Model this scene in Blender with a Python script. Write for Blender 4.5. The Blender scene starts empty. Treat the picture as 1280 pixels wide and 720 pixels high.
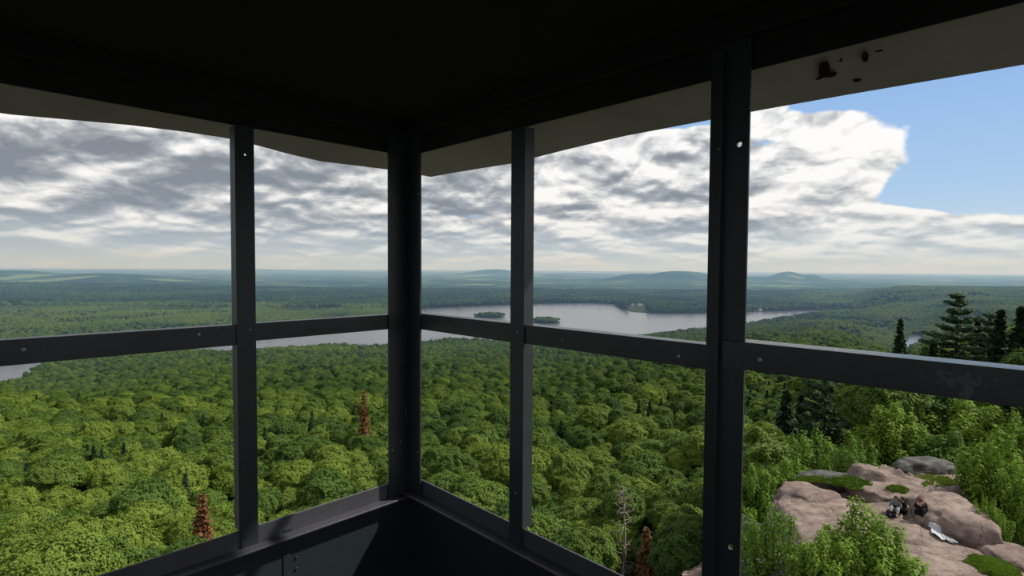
import bpy, bmesh, math, random
import numpy as np
from mathutils import Matrix, Vector
random.seed(7); rng = np.random.default_rng(7)
SC = bpy.context.scene
COL = SC.collection
PI = math.pi

# ------------------------------------------------------------------ camera
F = 672.0; PITCH = math.radians(2.09); ROLL = math.radians(.36); EYE = 1.6
fwd = np.array([0, math.cos(PITCH), -math.sin(PITCH)])
rgt = np.array([math.cos(ROLL), 0, math.sin(ROLL)]); rgt -= fwd*rgt.dot(fwd); rgt /= np.linalg.norm(rgt)
upv = np.cross(rgt, fwd)
cam = bpy.data.cameras.new('camera'); camo = bpy.data.objects.new('camera', cam); COL.objects.link(camo)
M = Matrix(((rgt[0], upv[0], -fwd[0], 0), (rgt[1], upv[1], -fwd[1], 0), (rgt[2], upv[2], -fwd[2], EYE), (0, 0, 0, 1)))
camo.matrix_world = M
cam.sensor_width = 36; cam.lens = F/1280*36; cam.clip_start = .02; cam.clip_end = 60000
SC.camera = camo

def slope(px, py):
    "dz/dy and dx/dy of the sight line that meets the photo at px, py"
    d = fwd*F+rgt*(px-640)+upv*(360-py)
    return d[0]/d[1], d[2]/d[1]
def at_depth(px, py, Y):
    u, s = slope(px, py); return Vector((u*Y, Y, EYE+s*Y))
def on_level(px, py, z):
    u, s = slope(px, py); Y = (z-EYE)/s; return (u*Y, Y)
def to_px(x, y, z):
    v = np.array([x, y, z-EYE]); w = v.dot(fwd)
    return 640+F*v.dot(rgt)/w, 360-F*v.dot(upv)/w

# ------------------------------------------------------------------ helpers
def tag(o, label=None, cat=None, group=None, kind=None):
    for k, v in (('label', label), ('category', cat), ('group', group), ('kind', kind)):
        if v: o[k] = v
    return o
def link(name, me, mat=None, parent=None, loc=None):
    o = bpy.data.objects.new(name, me); COL.objects.link(o)
    if mat is not None and me is not None:
        for m in (mat if isinstance(mat, (list, tuple)) else [mat]): me.materials.append(m)
    if parent: o.parent = parent
    if loc is not None: o.location = loc
    return o
def empty(name, loc=(0, 0, 0), rz=0):
    o = bpy.data.objects.new(name, None); COL.objects.link(o); o.location = loc; o.rotation_euler = (0, 0, rz)
    o.empty_display_size = .1
    return o
def mesh_np(name, V, T, smooth=True, mi=None):
    "mesh out of vertex array V (n,3) and a triangle or quad array T"
    me = bpy.data.meshes.new(name); V = np.asarray(V, dtype=np.float32); T = np.asarray(T, dtype=np.int32)
    k = T.shape[1]
    me.vertices.add(len(V)); me.vertices.foreach_set('co', V.ravel())
    me.loops.add(T.size); me.loops.foreach_set('vertex_index', T.ravel())
    me.polygons.add(len(T)); me.polygons.foreach_set('loop_start', np.arange(0, T.size, k, dtype=np.int32))
    me.polygons.foreach_set('loop_total', np.full(len(T), k, dtype=np.int32))
    if mi is not None: me.polygons.foreach_set('material_index', np.asarray(mi, dtype=np.int32))
    me.update(calc_edges=True); me.validate()
    me.polygons.foreach_set('use_smooth', np.full(len(me.polygons), smooth))
    return me
def box(bm, x0, x1, y0, y1, z0, z1):
    vs = [bm.verts.new((x, y, z)) for x in (x0, x1) for y in (y0, y1) for z in (z0, z1)]
    for f in ((0, 1, 3, 2), (4, 6, 7, 5), (0, 4, 5, 1), (2, 3, 7, 6), (0, 2, 6, 4), (1, 5, 7, 3)):
        bm.faces.new([vs[i] for i in f])
def done(name, bm, mat, parent=None, bevel=0, seg=2, smooth=False):
    bmesh.ops.recalc_face_normals(bm, faces=bm.faces[:])
    me = bpy.data.meshes.new(name); bm.to_mesh(me); bm.free()
    if smooth: me.polygons.foreach_set('use_smooth', np.full(len(me.polygons), True))
    o = link(name, me, mat, parent)
    if bevel:
        m = o.modifiers.new('edge', 'BEVEL'); m.width = bevel; m.segments = seg; m.limit_method = 'ANGLE'
        me.polygons.foreach_set('use_smooth', np.full(len(me.polygons), True))
        n = o.modifiers.new('wn', 'WEIGHTED_NORMAL')
    return o
def bmn(): return bmesh.new()
_ico = {}
def ico(n):
    if n not in _ico:
        b = bmesh.new(); bmesh.ops.create_icosphere(b, subdivisions=n, radius=1)
        b.verts.ensure_lookup_table()
        _ico[n] = (np.array([v.co[:] for v in b.verts]), np.array([[v.index for v in f.verts] for f in b.faces])); b.free()
    return _ico[n]
def hash3(i, j, k, s):
    h = (i*374761393+j*668265263+k*2147483647+s*974634777) & 0xffffffff
    h = ((h ^ (h >> 13))*1274126177) & 0xffffffff
    return ((h ^ (h >> 16)) & 0xffff)/65535.0
def noise(P, s=0):
    "smooth value noise, -1..1, of points P (n,3)"
    P = np.asarray(P, dtype=float); I = np.floor(P).astype(np.int64); f = P-I; f = f*f*(3-2*f); r = 0
    for a in (0, 1):
        for b in (0, 1):
            for c in (0, 1):
                w = (f[:, 0] if a else 1-f[:, 0])*(f[:, 1] if b else 1-f[:, 1])*(f[:, 2] if c else 1-f[:, 2])
                r = r+w*hash3(I[:, 0]+a, I[:, 1]+b, I[:, 2]+c, s)
    return r*2-1
def noise2(x, y, sc, s=0, oct=3):
    r = 0; a = 1; t = 0
    for o in range(oct):
        r = r+a*noise(np.stack([x/sc*2**o, y/sc*2**o, np.zeros_like(x)], 1), s+o); t += a; a *= .5
    return r/t
def sm(t, a, b):
    t = np.clip((t-a)/(b-a), 0, 1); return t*t*(3-2*t)

# ------------------------------------------------------------------ materials
class NT:
    def __init__(s, name):
        s.m = bpy.data.materials.new(name); s.m.use_nodes = True; s.t = s.m.node_tree; s.t.nodes.clear()
    def n(s, ty, **kw):
        nd = s.t.nodes.new(ty)
        for k, v in kw.items():
            if k.startswith('i_'): 
                key = k[2:]; key = int(key) if key.isdigit() else key.replace('_', ' ')
                nd.inputs[key].default_value = v
            else: setattr(nd, k, v)
        return nd
    def l(s, a, b, out=0, inp=0):
        s.t.links.new(a.outputs[out], b.inputs[inp]); return b
    def math(s, op, a, b=None, c=None, clamp=False):
        nd = s.t.nodes.new('ShaderNodeMath'); nd.operation = op; nd.use_clamp = clamp
        for i, v in enumerate((a, b, c)):
            if v is None: continue
            if isinstance(v, (int, float)): nd.inputs[i].default_value = v
            else: s.t.links.new(v, nd.inputs[i])
        return nd.outputs[0]
    def ramp(s, fac, stops, interp='LINEAR'):
        nd = s.t.nodes.new('ShaderNodeValToRGB'); cr = nd.color_ramp; cr.interpolation = interp
        while len(cr.elements) < len(stops): cr.elements.new(.5)
        for e, (p, c) in zip(cr.elements, stops):
            e.position = p; e.color = (*c, 1) if len(c) == 3 else c
        if fac is not None: s.t.links.new(fac, nd.inputs[0])
        return nd.outputs[0]
    def mix(s, fac, a, b):
        nd = s.t.nodes.new('ShaderNodeMix'); nd.data_type = 'RGBA'
        for i, v in ((0, fac), (6, a), (7, b)):
            if isinstance(v, (int, float)): nd.inputs[i].default_value = v
            elif isinstance(v, tuple): nd.inputs[i].default_value = (*v, 1)
            else: s.t.links.new(v, nd.inputs[i])
        return nd.outputs[2]
    def noise(s, vec, scale, detail=3, rough=.5):
        nd = s.t.nodes.new('ShaderNodeTexNoise'); nd.inputs['Scale'].default_value = scale
        nd.inputs['Detail'].default_value = detail; nd.inputs['Roughness'].default_value = rough
        if vec is not None: s.t.links.new(vec, nd.inputs['Vector'])
        return nd.outputs[0]
    def bump(s, h, strength, dist, normal=None):
        nd = s.t.nodes.new('ShaderNodeBump'); nd.inputs['Strength'].default_value = strength; nd.inputs['Distance'].default_value = dist
        s.t.links.new(h, nd.inputs['Height'])
        if normal is not None: s.t.links.new(normal, nd.inputs['Normal'])
        return nd.outputs[0]
    def out(s, sh):
        o = s.t.nodes.new('ShaderNodeOutputMaterial'); s.t.links.new(sh, o.inputs['Surface']); return s.m
    def bsdf(s, col, rough=.6, spec=.5, normal=None, metal=0):
        b = s.t.nodes.new('ShaderNodeBsdfPrincipled')
        for nm, v in (('Base Color', col), ('Roughness', rough)):
            if isinstance(v, (int, float)): b.inputs[nm].default_value = v
            elif isinstance(v, tuple): b.inputs[nm].default_value = (*v, 1)
            else: s.t.links.new(v, b.inputs[nm])
        b.inputs['Specular IOR Level'].default_value = spec; b.inputs['Metallic'].default_value = metal
        if normal is not None: s.t.links.new(normal, b.inputs['Normal'])
        return b
def coords(N): return N.n('ShaderNodeTexCoord').outputs['Object']
def geo(N): return N.n('ShaderNodeNewGeometry').outputs['Position']
def sep(N, v):
    nd = N.n('ShaderNodeSeparateXYZ'); N.t.links.new(v, nd.inputs[0]); return nd.outputs

def paint_mat(name, col, chips=0.0, chip_col=(.30, .32, .33), rough=.42, spec=.5, span=None):
    N = NT(name); c = coords(N); n1 = N.noise(c, 6, 5, .6); n2 = N.noise(c, 90, 4, .6)
    base = N.ramp(n1, [(.3, tuple(k*.82 for k in col)), (.7, tuple(min(1, k*1.2) for k in col))])
    ck = None
    if chips:
        n3 = N.noise(c, 38, 6, .75); n4 = N.noise(c, 5, 2, .5)
        ck = N.math('MULTIPLY', N.math('GREATER_THAN', n3, 1-chips), N.math('GREATER_THAN', n4, .47))
        if span is not None:
            x = sep(N, c)
            ck = N.math('MULTIPLY', ck, N.math('MULTIPLY', N.math('GREATER_THAN', x[0], span[0]), N.math('LESS_THAN', x[0], span[1])))
            ck = N.math('MULTIPLY', ck, N.math('SUBTRACT', 1.0, N.math('MULTIPLY', N.math('ABSOLUTE', N.math('SUBTRACT', x[0], span[2])), span[3]), clamp=True))
        base = N.mix(ck, base, chip_col)
    rg = N.math('ADD', N.math('MULTIPLY', n2, .25), rough-.12)
    b = N.bsdf(base, rg, spec, N.bump(n2, .15, .002))
    return N.out(b.outputs[0])
M_PAINT = paint_mat('slate_paint', (.023, .032, .035))
M_PAINT_CHIP = paint_mat('slate_paint_chipped', (.028, .039, .043), .40, (.085, .10, .11), rough=.30, span=(1.13, 2.2, 1.44, 3.0))
M_RAIL = paint_mat('rail_paint', (.028, .039, .043), rough=.30)
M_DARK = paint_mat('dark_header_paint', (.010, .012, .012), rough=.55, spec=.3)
M_SILL = paint_mat('sill_paint', (.062, .062, .074))
M_PANEL = paint_mat('panel_paint', (.017, .025, .031), rough=.5)
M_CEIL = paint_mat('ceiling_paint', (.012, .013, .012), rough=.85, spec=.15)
M_FLOOR = paint_mat('floor_paint', (.022, .022, .022), rough=.7, spec=.2)
M_SCREW = paint_mat('bare_steel', (.42, .42, .40), rough=.35)
def soffit_mat():
    N = NT('weathered_sheet_steel'); c = coords(N)
    n1 = N.noise(c, 3.5, 6, .65); n2 = N.noise(c, 26, 4, .6)
    base = N.ramp(n1, [(.3, (.24, .235, .20)), (.5, (.30, .29, .25)), (.72, (.345, .33, .29))])
    rust = N.ramp(N.noise(c, 7, 5, .7), [(.60, (0, 0, 0)), (.72, (1, 1, 1))])
    base = N.mix(N.math('MULTIPLY', rust, .45), base, (.20, .13, .085))
    b = N.bsdf(base, .8, .2, N.bump(n2, .2, .003)); return N.out(b.outputs[0])
M_SOFFIT = soffit_mat()
def plain(name, col, rough=.7, spec=.3, var=.25, sc=8, bump=0):
    N = NT(name); c = coords(N); n = N.noise(c, sc, 4, .6)
    base = N.ramp(n, [(.3, tuple(k*(1-var) for k in col)), (.7, tuple(min(1, k*(1+var)) for k in col))])
    b = N.bsdf(base, rough, spec, N.bump(n, .4, bump) if bump else None); return N.out(b.outputs[0])
M_FLAKE = plain('bare_rusted_spot', (.012, .010, .008), .9, .1)

def leaf_mat(name, ca, cb, cc, trans=.28, rough=.62):
    "ca..cc: leaf colours from one tree to the next, picked by the tree's own tint value"
    N = NT(name); at = N.n('ShaderNodeAttribute', attribute_type='INSTANCER', attribute_name='tint')
    col = N.ramp(at.outputs['Fac'], [(0, ca), (.5, cb), (1, cc)])
    g = geo(N); v = N.noise(g, .9, 2, .5)
    hv = N.n('ShaderNodeHueSaturation'); N.t.links.new(col, hv.inputs['Color'])
    N.t.links.new(N.math('ADD', N.math('MULTIPLY', v, .8), .6), hv.inputs['Value'])
    b = N.bsdf(hv.outputs[0], rough, .22)
    tr = N.n('ShaderNodeBsdfTranslucent'); N.t.links.new(hv.outputs[0], tr.inputs[0])
    mx = N.n('ShaderNodeMixShader'); mx.inputs[0].default_value = trans
    N.t.links.new(b.outputs[0], mx.inputs[1]); N.t.links.new(tr.outputs[0], mx.inputs[2])
    return N.out(mx.outputs[0])
M_LEAF = leaf_mat('broad_leaves', (.040, .092, .022), (.105, .185, .030), (.205, .285, .042))
M_NEEDLE = leaf_mat('needles', (.018, .045, .020), (.030, .066, .024), (.055, .10, .030), .12)
M_PINE = leaf_mat('pine_needles', (.035, .075, .030), (.048, .10, .036), (.08, .135, .045), .15)
M_SHRUB = leaf_mat('shrub_leaves', (.075, .16, .018), (.125, .235, .022), (.20, .32, .035), .35)
M_RUST = leaf_mat('dead_needles', (.16, .07, .03), (.20, .095, .04), (.24, .13, .05), .15)
M_BARK = plain('bark', (.085, .062, .048), .9, .1, .4, 5, .02)
M_DEAD = plain('bleached_wood', (.30, .25, .215), .85, .15, .3, 4, .01)

# ------------------------------------------------------------------ the land
WATER = -140.0
COLS = [  # u = x/y of the column, then (distance, ground height)
 (-1.05, [(12, -13), (30, -27), (50, -37), (80, -45), (120, -51), (180, -58), (235, -63), (300, -92), (450, -122), (600, -138), (700, -139.5)]),
 (-.85, [(12, -13), (30, -27), (50, -37), (80, -45), (120, -51), (180, -59), (235, -65), (300, -90), (450, -118), (600, -135), (720, -139.5)]),
 (-.55, [(12, -13), (30, -27), (50, -37), (80, -45), (120, -51), (180, -59), (230, -64), (300, -82), (450, -100), (600, -114), (800, -131), (950, -139.5)]),
 (0, [(12, -13), (30, -27), (50, -38), (80, -44), (120, -48), (200, -60), (350, -82), (500, -100), (800, -128), (950, -137), (1100, -139.5)]),
 (.35, [(12, -12.5), (24, -17), (30, -21), (45, -29), (80, -37), (150, -49), (250, -60), (400, -75), (700, -101), (1000, -126), (1150, -137), (1300, -139.5)]),
 (.48, [(12, -12), (20, -12.5), (26, -14), (32, -17), (45, -25), (80, -33), (150, -46), (250, -56), (400, -68), (700, -92), (1000, -114), (1300, -134), (1600, -139.5)]),
 (.60, [(12, -13.4), (36, -13.4), (46, -20), (80, -27), (150, -38), (300, -60), (500, -75), (800, -96), (1100, -116), (1400, -128), (1900, -136), (2600, -135)]),
 (.74, [(12, -13.2), (39, -13.2), (46, -18), (80, -24), (150, -34), (300, -62), (500, -86), (800, -122), (1020, -140.5), (1190, -140.5), (1400, -116), (1900, -86), (2500, -84), (3400, -120), (4500, -135)]),
 (.85, [(12, -12.6), (39, -12.6), (46, -17), (90, -21), (150, -29), (300, -46), (500, -66), (800, -84), (1200, -92), (1800, -82), (2400, -84), (3200, -112), (4200, -134)]),
 (1.05, [(12, -12.2), (39, -12.4), (46, -16), (90, -19), (150, -26), (300, -40), (500, -58), (1000, -76), (1800, -74), (2600, -84), (3200, -110), (4200, -132)]),
]
near = [(-260, 515), (-120, 505), (0, 490), (32, 486), (50, 466), (62, 459), (120, 452), (255, 444), (300, 447), (330, 444), (420, 436), (450, 438), (492, 437), (530, 432), (560, 428), (620, 431), (700, 431), (780, 427), (830, 420), (885, 413), (935, 407), (1000, 396), (1052, 388.8)]
far = [(1054, 388.2), (1030, 388), (1000, 388.5), (935, 390.5), (900, 391.5), (860, 392.5), (820, 392), (790, 390.5), (775, 386), (768, 380.5), (740, 379), (700, 379.5), (640, 381), (590, 383.5), (530, 386), (510, 392), (480, 402), (400, 412), (300, 425), (150, 438), (0, 452), (-120, 462), (-260, 474)]
LAKE = np.array([on_level(px, py, WATER) for px, py in near+far])
POND = np.array([on_level(px, py, WATER) for px, py in ((1126, 428), (1140, 419), (1150, 418), (1156, 423), (1152, 432), (1140, 437), (1132, 446), (1112, 450), (1108, 440))])
def sdist(x, y, poly):
    "signed distance to a polygon, positive outside"
    d = np.full(x.shape, 1e18); inside = np.zeros(x.shape, bool); n = len(poly)
    for i in range(n):
        a = poly[i]; b = poly[(i+1) % n]; e = b-a; wx = x-a[0]; wy = y-a[1]
        t = np.clip((wx*e[0]+wy*e[1])/(e@e), 0, 1)
        d = np.minimum(d, (wx-t*e[0])**2+(wy-t*e[1])**2)
        c = (a[1] > y) != (b[1] > y)
        xi = (b[0]-a[0])*(y-a[1])/np.where(abs(b[1]-a[1]) < 1e-9, 1e-9, b[1]-a[1])+a[0]
        inside ^= c & (x < xi)
    d = np.sqrt(d); return np.where(inside, -d, d)
def hillz(px, py, Y): u, s = slope(px, py); return u, EYE+s*Y
HILLS = []  # u, distance, rise above the plain, spread in u, spread in distance
for px, py, Y, wu, wy in ((15, 339.0, 5200, .13, 900), (128, 342.5, 4600, .16, 800), (215, 351, 4200, .10, 600), (60, 356, 3300, .30, 500), (360, 346, 7800, .10, 900), (402, 352, 5200, .07, 600),
                          (455, 347, 8200, .09, 900), (620, 337.8, 9500, .060, 900), (672, 343, 9300, .05, 800), (720, 341.5, 11500, .06, 900), (560, 348, 9500, .05, 700),
                          (800, 343.5, 6300, .055, 700), (850, 339.5, 6000, .075, 800), (905, 345.5, 6800, .08, 700), (945, 347, 6600, .035, 500), (985, 341.0, 6500, .038, 600), (1012, 344.5, 6400, .03, 500),
                          (1040, 348, 9000, .06, 900), (1110, 347.5, 11500, .06, 900), (1165, 347.5, 11800, .04, 900), (1225, 347.0, 12000, .05, 900), (1300, 348, 12000, .06, 900),
                          (1180, 352, 8200, .12, 800), (40, 337.0, 13500, .09, 900), (140, 336.5, 13800, .07, 900), (250, 337.5, 13500, .08, 900), (330, 336.5, 14200, .07, 800), (420, 338.5, 13500, .07, 900), (500, 339.5, 13500, .07, 900),
                          (785, 343.5, 13500, .04, 900), (960, 346, 13500, .1, 900)):
    u, z = hillz(px, py, Y); HILLS.append((u, Y, z+136+(1.3/672*Y if 4000 < Y < 9600 else 0), wu, wy))
ISLES = [(612, 396.0, 40, 48), (683, 402.5, 36, 46)]
ISL = []
for px, py, wpx, dpt in ISLES:
    x, y = on_level(px, py, WATER); ISL.append((x, y, wpx/672*y*.5, dpt))
def ground(x, y):
    x = np.asarray(x, float); y = np.asarray(y, float)
    Y = np.maximum(y, 5); u = np.clip(x/Y, -1.05, 1.05); ly = np.log(np.maximum(Y, 12))
    us = np.array([c[0] for c in COLS]); Z = np.array([np.interp(ly, np.log([p[0] for p in c[1]]), [p[1] for p in c[1]]) for c in COLS])
    k = np.clip(np.searchsorted(us, u)-1, 0, len(us)-2); t = (u-us[k])/(us[k+1]-us[k]); t = t*t*(3-2*t)
    i = np.arange(len(x)); z = Z[k, i]*(1-t)+Z[k+1, i]*t
    farw = sm(Y, 2500, 5000)
    z = z*(1-farw)+np.minimum(z, -132)*farw
    z = z+noise2(x, y, 45, 3)*1.6*sm(Y, 45, 120)+noise2(x, y, 160, 9)*4*sm(Y, 150, 500)*(1-sm(Y, 700, 1000))
    z = z+(noise2(x, y, 900, 21)*13+8)*sm(Y, 2600, 4200)+noise2(x, y, 260, 31)*5*sm(Y, 2600, 4200)
    z = z+np.maximum(noise2(x, y, 2300, 41), 0)*38*sm(Y, 4500, 7500)
    uu = x/Y; bump = 0
    for hu, hY, rise, wu, wy in HILLS:
        q = ((uu-hu)/wu)**2*.75+((Y-hY)/wy)**2
        bump = np.maximum(bump, max(rise, 4)*np.exp(-q)*(1+.10*noise2(x, y, 700, 55)))
    z = np.where(bump > 3, np.maximum(z, -136+bump+noise2(x, y, 240, 61)*np.minimum(bump*.07, 7)), z)
    m = (y < LAKE[:, 1].max()+700) & (y > 100)
    if m.any():
        sa = sdist(x[m], y[m], LAKE); sb = sdist(x[m], y[m], POND); sd_ = np.minimum(sa, sb); zm = z[m]
        for s, sl in ((sa, .16), (sb, .30)):
            zm = np.where(s > 0, np.minimum(zm, WATER+.5+s*sl+np.maximum(s-100, 0)*.5), np.maximum(np.minimum(zm, WATER-.5+s*.3), WATER-6))
        z[m] = np.where(sd_ > 0, np.maximum(zm, WATER+np.minimum(sd_*.3, 2.0)), zm)
    for ix, iy, a, b in ISL:
        q = ((x-ix)/a)**2+((y-iy)/b)**2
        z = np.maximum(z, WATER+3.0*(1-q*.95))
    return z
def gz(x, y): return float(ground(np.array([x]), np.array([y]))[0])

nu, ny = 420, 430
ug = np.linspace(-1.7, 1.7, nu); yg = np.exp(np.linspace(math.log(6), math.log(17500), ny))
U, Yg = np.meshgrid(ug, yg); X = (U*Yg).ravel(); Yv = Yg.ravel(); Z = ground(X, Yv)
idx = np.arange(nu*ny).reshape(ny, nu)
Q = np.stack([idx[:-1, :-1].ravel(), idx[:-1, 1:].ravel(), idx[1:, 1:].ravel(), idx[1:, :-1].ravel()], 1)
me = mesh_np('ground', np.stack([X, Yv, Z], 1), Q)
def ground_mat():
    N = NT('forest_floor_and_distant_woods'); g = geo(N); x = sep(N, g)
    flat = N.n('ShaderNodeCombineXYZ'); N.t.links.new(x[0], flat.inputs[0]); N.t.links.new(x[1], flat.inputs[1]); f = flat.outputs[0]
    big = N.noise(f, .0011, 5, .6); mid = N.noise(f, .006, 5, .6); fine = N.noise(f, .05, 4, .65)
    kind = N.math('ADD', N.math('MULTIPLY', big, .62), N.math('MULTIPLY', mid, .38))
    wood = N.ramp(kind, [(.40, (.006, .022, .014)), (.47, (.012, .038, .018)), (.53, (.028, .068, .022)), (.59, (.09, .15, .04))])  # dark and light woods: cloud shade on the far land put into the colour
    sunlit_meadow = N.ramp(N.math('ADD', N.math('MULTIPLY', N.noise(f, .0016, 3, .45), .8), N.math('MULTIPLY', fine, .1)), [(.52, (0, 0, 0)), (.545, (1, 1, 1))])
    sunlit_meadow = N.math('MULTIPLY', sunlit_meadow, N.math('GREATER_THAN', x[1], 2900.0))
    wood = N.mix(N.math('MULTIPLY', sunlit_meadow, .75), wood, (.22, .27, .10))  # pale fields, with sunlit patches of the far land painted into them
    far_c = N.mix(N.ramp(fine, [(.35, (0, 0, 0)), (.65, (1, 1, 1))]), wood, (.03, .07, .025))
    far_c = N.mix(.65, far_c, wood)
    nf = N.noise(g, .8, 4, .6); floor_c = N.ramp(nf, [(.3, (.020, .028, .010)), (.6, (.045, .06, .018)), (.8, (.07, .065, .03))])
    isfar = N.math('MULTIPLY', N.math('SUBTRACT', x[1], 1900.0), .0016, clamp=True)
    vo = N.n('ShaderNodeTexVoronoi'); vo.inputs['Scale'].default_value = .075; N.t.links.new(f, vo.inputs['Vector'])
    h = N.math('SUBTRACT', 1.0, vo.outputs['Distance'])
    bp = N.bump(h, .9, 7.0); bp2 = N.bump(fine, .6, 10, bp)
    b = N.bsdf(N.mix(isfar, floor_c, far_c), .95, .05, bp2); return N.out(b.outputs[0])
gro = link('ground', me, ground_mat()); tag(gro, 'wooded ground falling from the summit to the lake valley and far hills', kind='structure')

def water_mat():
    N = NT('lake_water'); g = geo(N); n = N.noise(g, .25, 4, .6); w = N.noise(g, .012, 3, .5)
    b = N.bsdf((.10, .105, .12), .22, .5, N.bump(n, .2, .25)); return N.out(b.outputs[0])
M_WATER = water_mat()
bm = bmn(); c4 = [bm.verts.new(p) for p in ((-2600, 420, WATER), (3400, 420, WATER), (3400, 3600, WATER), (-2600, 3600, WATER))]; bm.faces.new(c4)
o = done('lake', bm, M_WATER); tag(o, 'grey reflective lake lying in the forested valley', kind='structure')
# haze of the damp air over the valley
bm = bmn(); box(bm, -16000, 16000, 320, 17000, -139.9, 260)
N = NT('valley_haze'); vs = N.n('ShaderNodeVolumeScatter'); vs.inputs['Color'].default_value = (.33, .57, .95, 1); vs.inputs['Density'].default_value = 1.3e-4; vs.inputs['Anisotropy'].default_value = .1
oo = N.n('ShaderNodeOutputMaterial'); N.t.links.new(vs.outputs[0], oo.inputs['Volume'])
hz = done('haze', bm, N.m); tag(hz, 'thin bluish haze hanging over the lake valley and far hills', kind='stuff')
# ------------------------------------------------------------------ tree shapes
def cards(P, Nn, size, r, asp=1.0, droop=0.0, pointed=True):
    "one small leaf spray per point P: a folded four-point leaf facing roughly along Nn"
    n = len(P); Nn = Nn/np.maximum(np.linalg.norm(Nn, axis=1, keepdims=True), 1e-6)
    t = r.normal(size=(n, 3)); t -= Nn*(t*Nn).sum(1, keepdims=True); t /= np.maximum(np.linalg.norm(t, axis=1, keepdims=True), 1e-6)
    b = np.cross(Nn, t); s = (size*r.uniform(.6, 1.35, n))[:, None]
    V = np.stack([P-t*s*asp, P-b*s*.55+Nn*s*.12, P+t*s*asp-np.array([0, 0, droop])*s, P+b*s*.55+Nn*s*.12], 1).reshape(-1, 3)
    return V, np.arange(n*4).reshape(n, 4)
def quads_to_tris(q): return np.concatenate([q[:, [0, 1, 2]], q[:, [0, 2, 3]]])
def merge(parts):
    Vs, Ts, off = [], [], 0
    for V, T in parts:
        if T.shape[1] == 4: T = quads_to_tris(T)
        Vs.append(V); Ts.append(T+off); off += len(V)
    return np.concatenate(Vs), np.concatenate(Ts)
def dome(n, r, zmin=-.35):
    k = np.arange(n)+.5; z = 1-(1-zmin)*k/n; ph = k*2.399963+r.uniform(0, 6.28)
    q = np.sqrt(np.maximum(0, 1-z*z)); return np.stack([q*np.cos(ph), q*np.sin(ph), z], 1)
def broad_crown(seed, R=3.9, H=4.2, nleaf=11000, leaf=.165):
    "one leafy crown: a dome broken into boughs of several sizes and covered with leaf sprays; base of the crown at z = 0"
    r = np.random.default_rng(seed); o_ = seed*5.37; wob = r.uniform(.85, 1.15, 2)
    def rad(D):
        W_ = D+.22*np.stack([noise(D*2.1+o_, 1), noise(D*2.1+o_, 2), noise(D*2.1+o_, 3)], 1)
        return .84+.17*noise(W_*1.25+o_, 5)+.17*(1-2.2*np.abs(noise(W_*2.3+o_, 6)))*.8+.085*(1-2*np.abs(noise(W_*4.9+o_, 7)))+.05*noise(W_*9.5+o_, 8)
    V, T = ico(5); D = V.copy(); sc = np.array([R*wob[0], R*wob[1], H*.80]); k = rad(D)
    Z_ = D[:, 2]; P_ = D*k[:, None]*sc*.97; P_[:, 2] = np.where(Z_ < 0, P_[:, 2]*.55, P_[:, 2]); P_[:, 2] += H*.42
    d = r.normal(size=(nleaf, 3)); d[:, 2] = np.where(d[:, 2] < -.35, -d[:, 2], d[:, 2]); d /= np.linalg.norm(d, axis=1, keepdims=True)
    L = d*(rad(d)+r.uniform(-.04, .085, nleaf)**1)[:, None]*sc; L[:, 2] = np.where(d[:, 2] < 0, L[:, 2]*.55, L[:, 2]); L[:, 2] += H*.42
    return merge([(P_, T), cards(L, d+r.normal(size=d.shape)*.42+np.array([0, 0, .3]), leaf*R/3.9, r, 1.0, .25)])
def cyl(pts, rad, n=7):
    "tapered round limb through the points"
    pts = np.asarray(pts, float); rings = []
    for i, p in enumerate(pts):
        d = pts[min(i+1, len(pts)-1)]-pts[max(i-1, 0)]; d /= np.linalg.norm(d)
        a = np.cross(d, [0, 0, 1]) if abs(d[2]) < .9 else np.cross(d, [1, 0, 0]); a /= np.linalg.norm(a); b = np.cross(d, a)
        th = np.arange(n)/n*2*PI; rings.append(p+rad[i]*(np.cos(th)[:, None]*a+np.sin(th)[:, None]*b))
    V = np.concatenate(rings); T = []
    for i in range(len(pts)-1):
        for j in range(n): T.append((i*n+j, i*n+(j+1) % n, (i+1)*n+(j+1) % n, (i+1)*n+j))
    return V, np.array(T)
def trunk_shape(seed, h, r0, limbs=4, into=2.5):
    r = np.random.default_rng(seed); zs = np.linspace(-1.2, h+into, 7)
    pts = np.stack([r.normal(size=7)*.12, r.normal(size=7)*.12, zs], 1); parts = [cyl(pts, np.linspace(r0, r0*.35, 7), 9)]
    for i in range(limbs):
        a = i*2*PI/limbs+r.uniform(0, 1); z = h+r.uniform(-.8, .8); L = r.uniform(1.4, 2.3)
        parts.append(cyl([(0, 0, z), (math.cos(a)*L*.5, math.sin(a)*L*.5, z+L*.5), (math.cos(a)*L, math.sin(a)*L, z+L*1.1)], [r0*.5, r0*.35, r0*.15], 6))
    return merge(parts)
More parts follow.
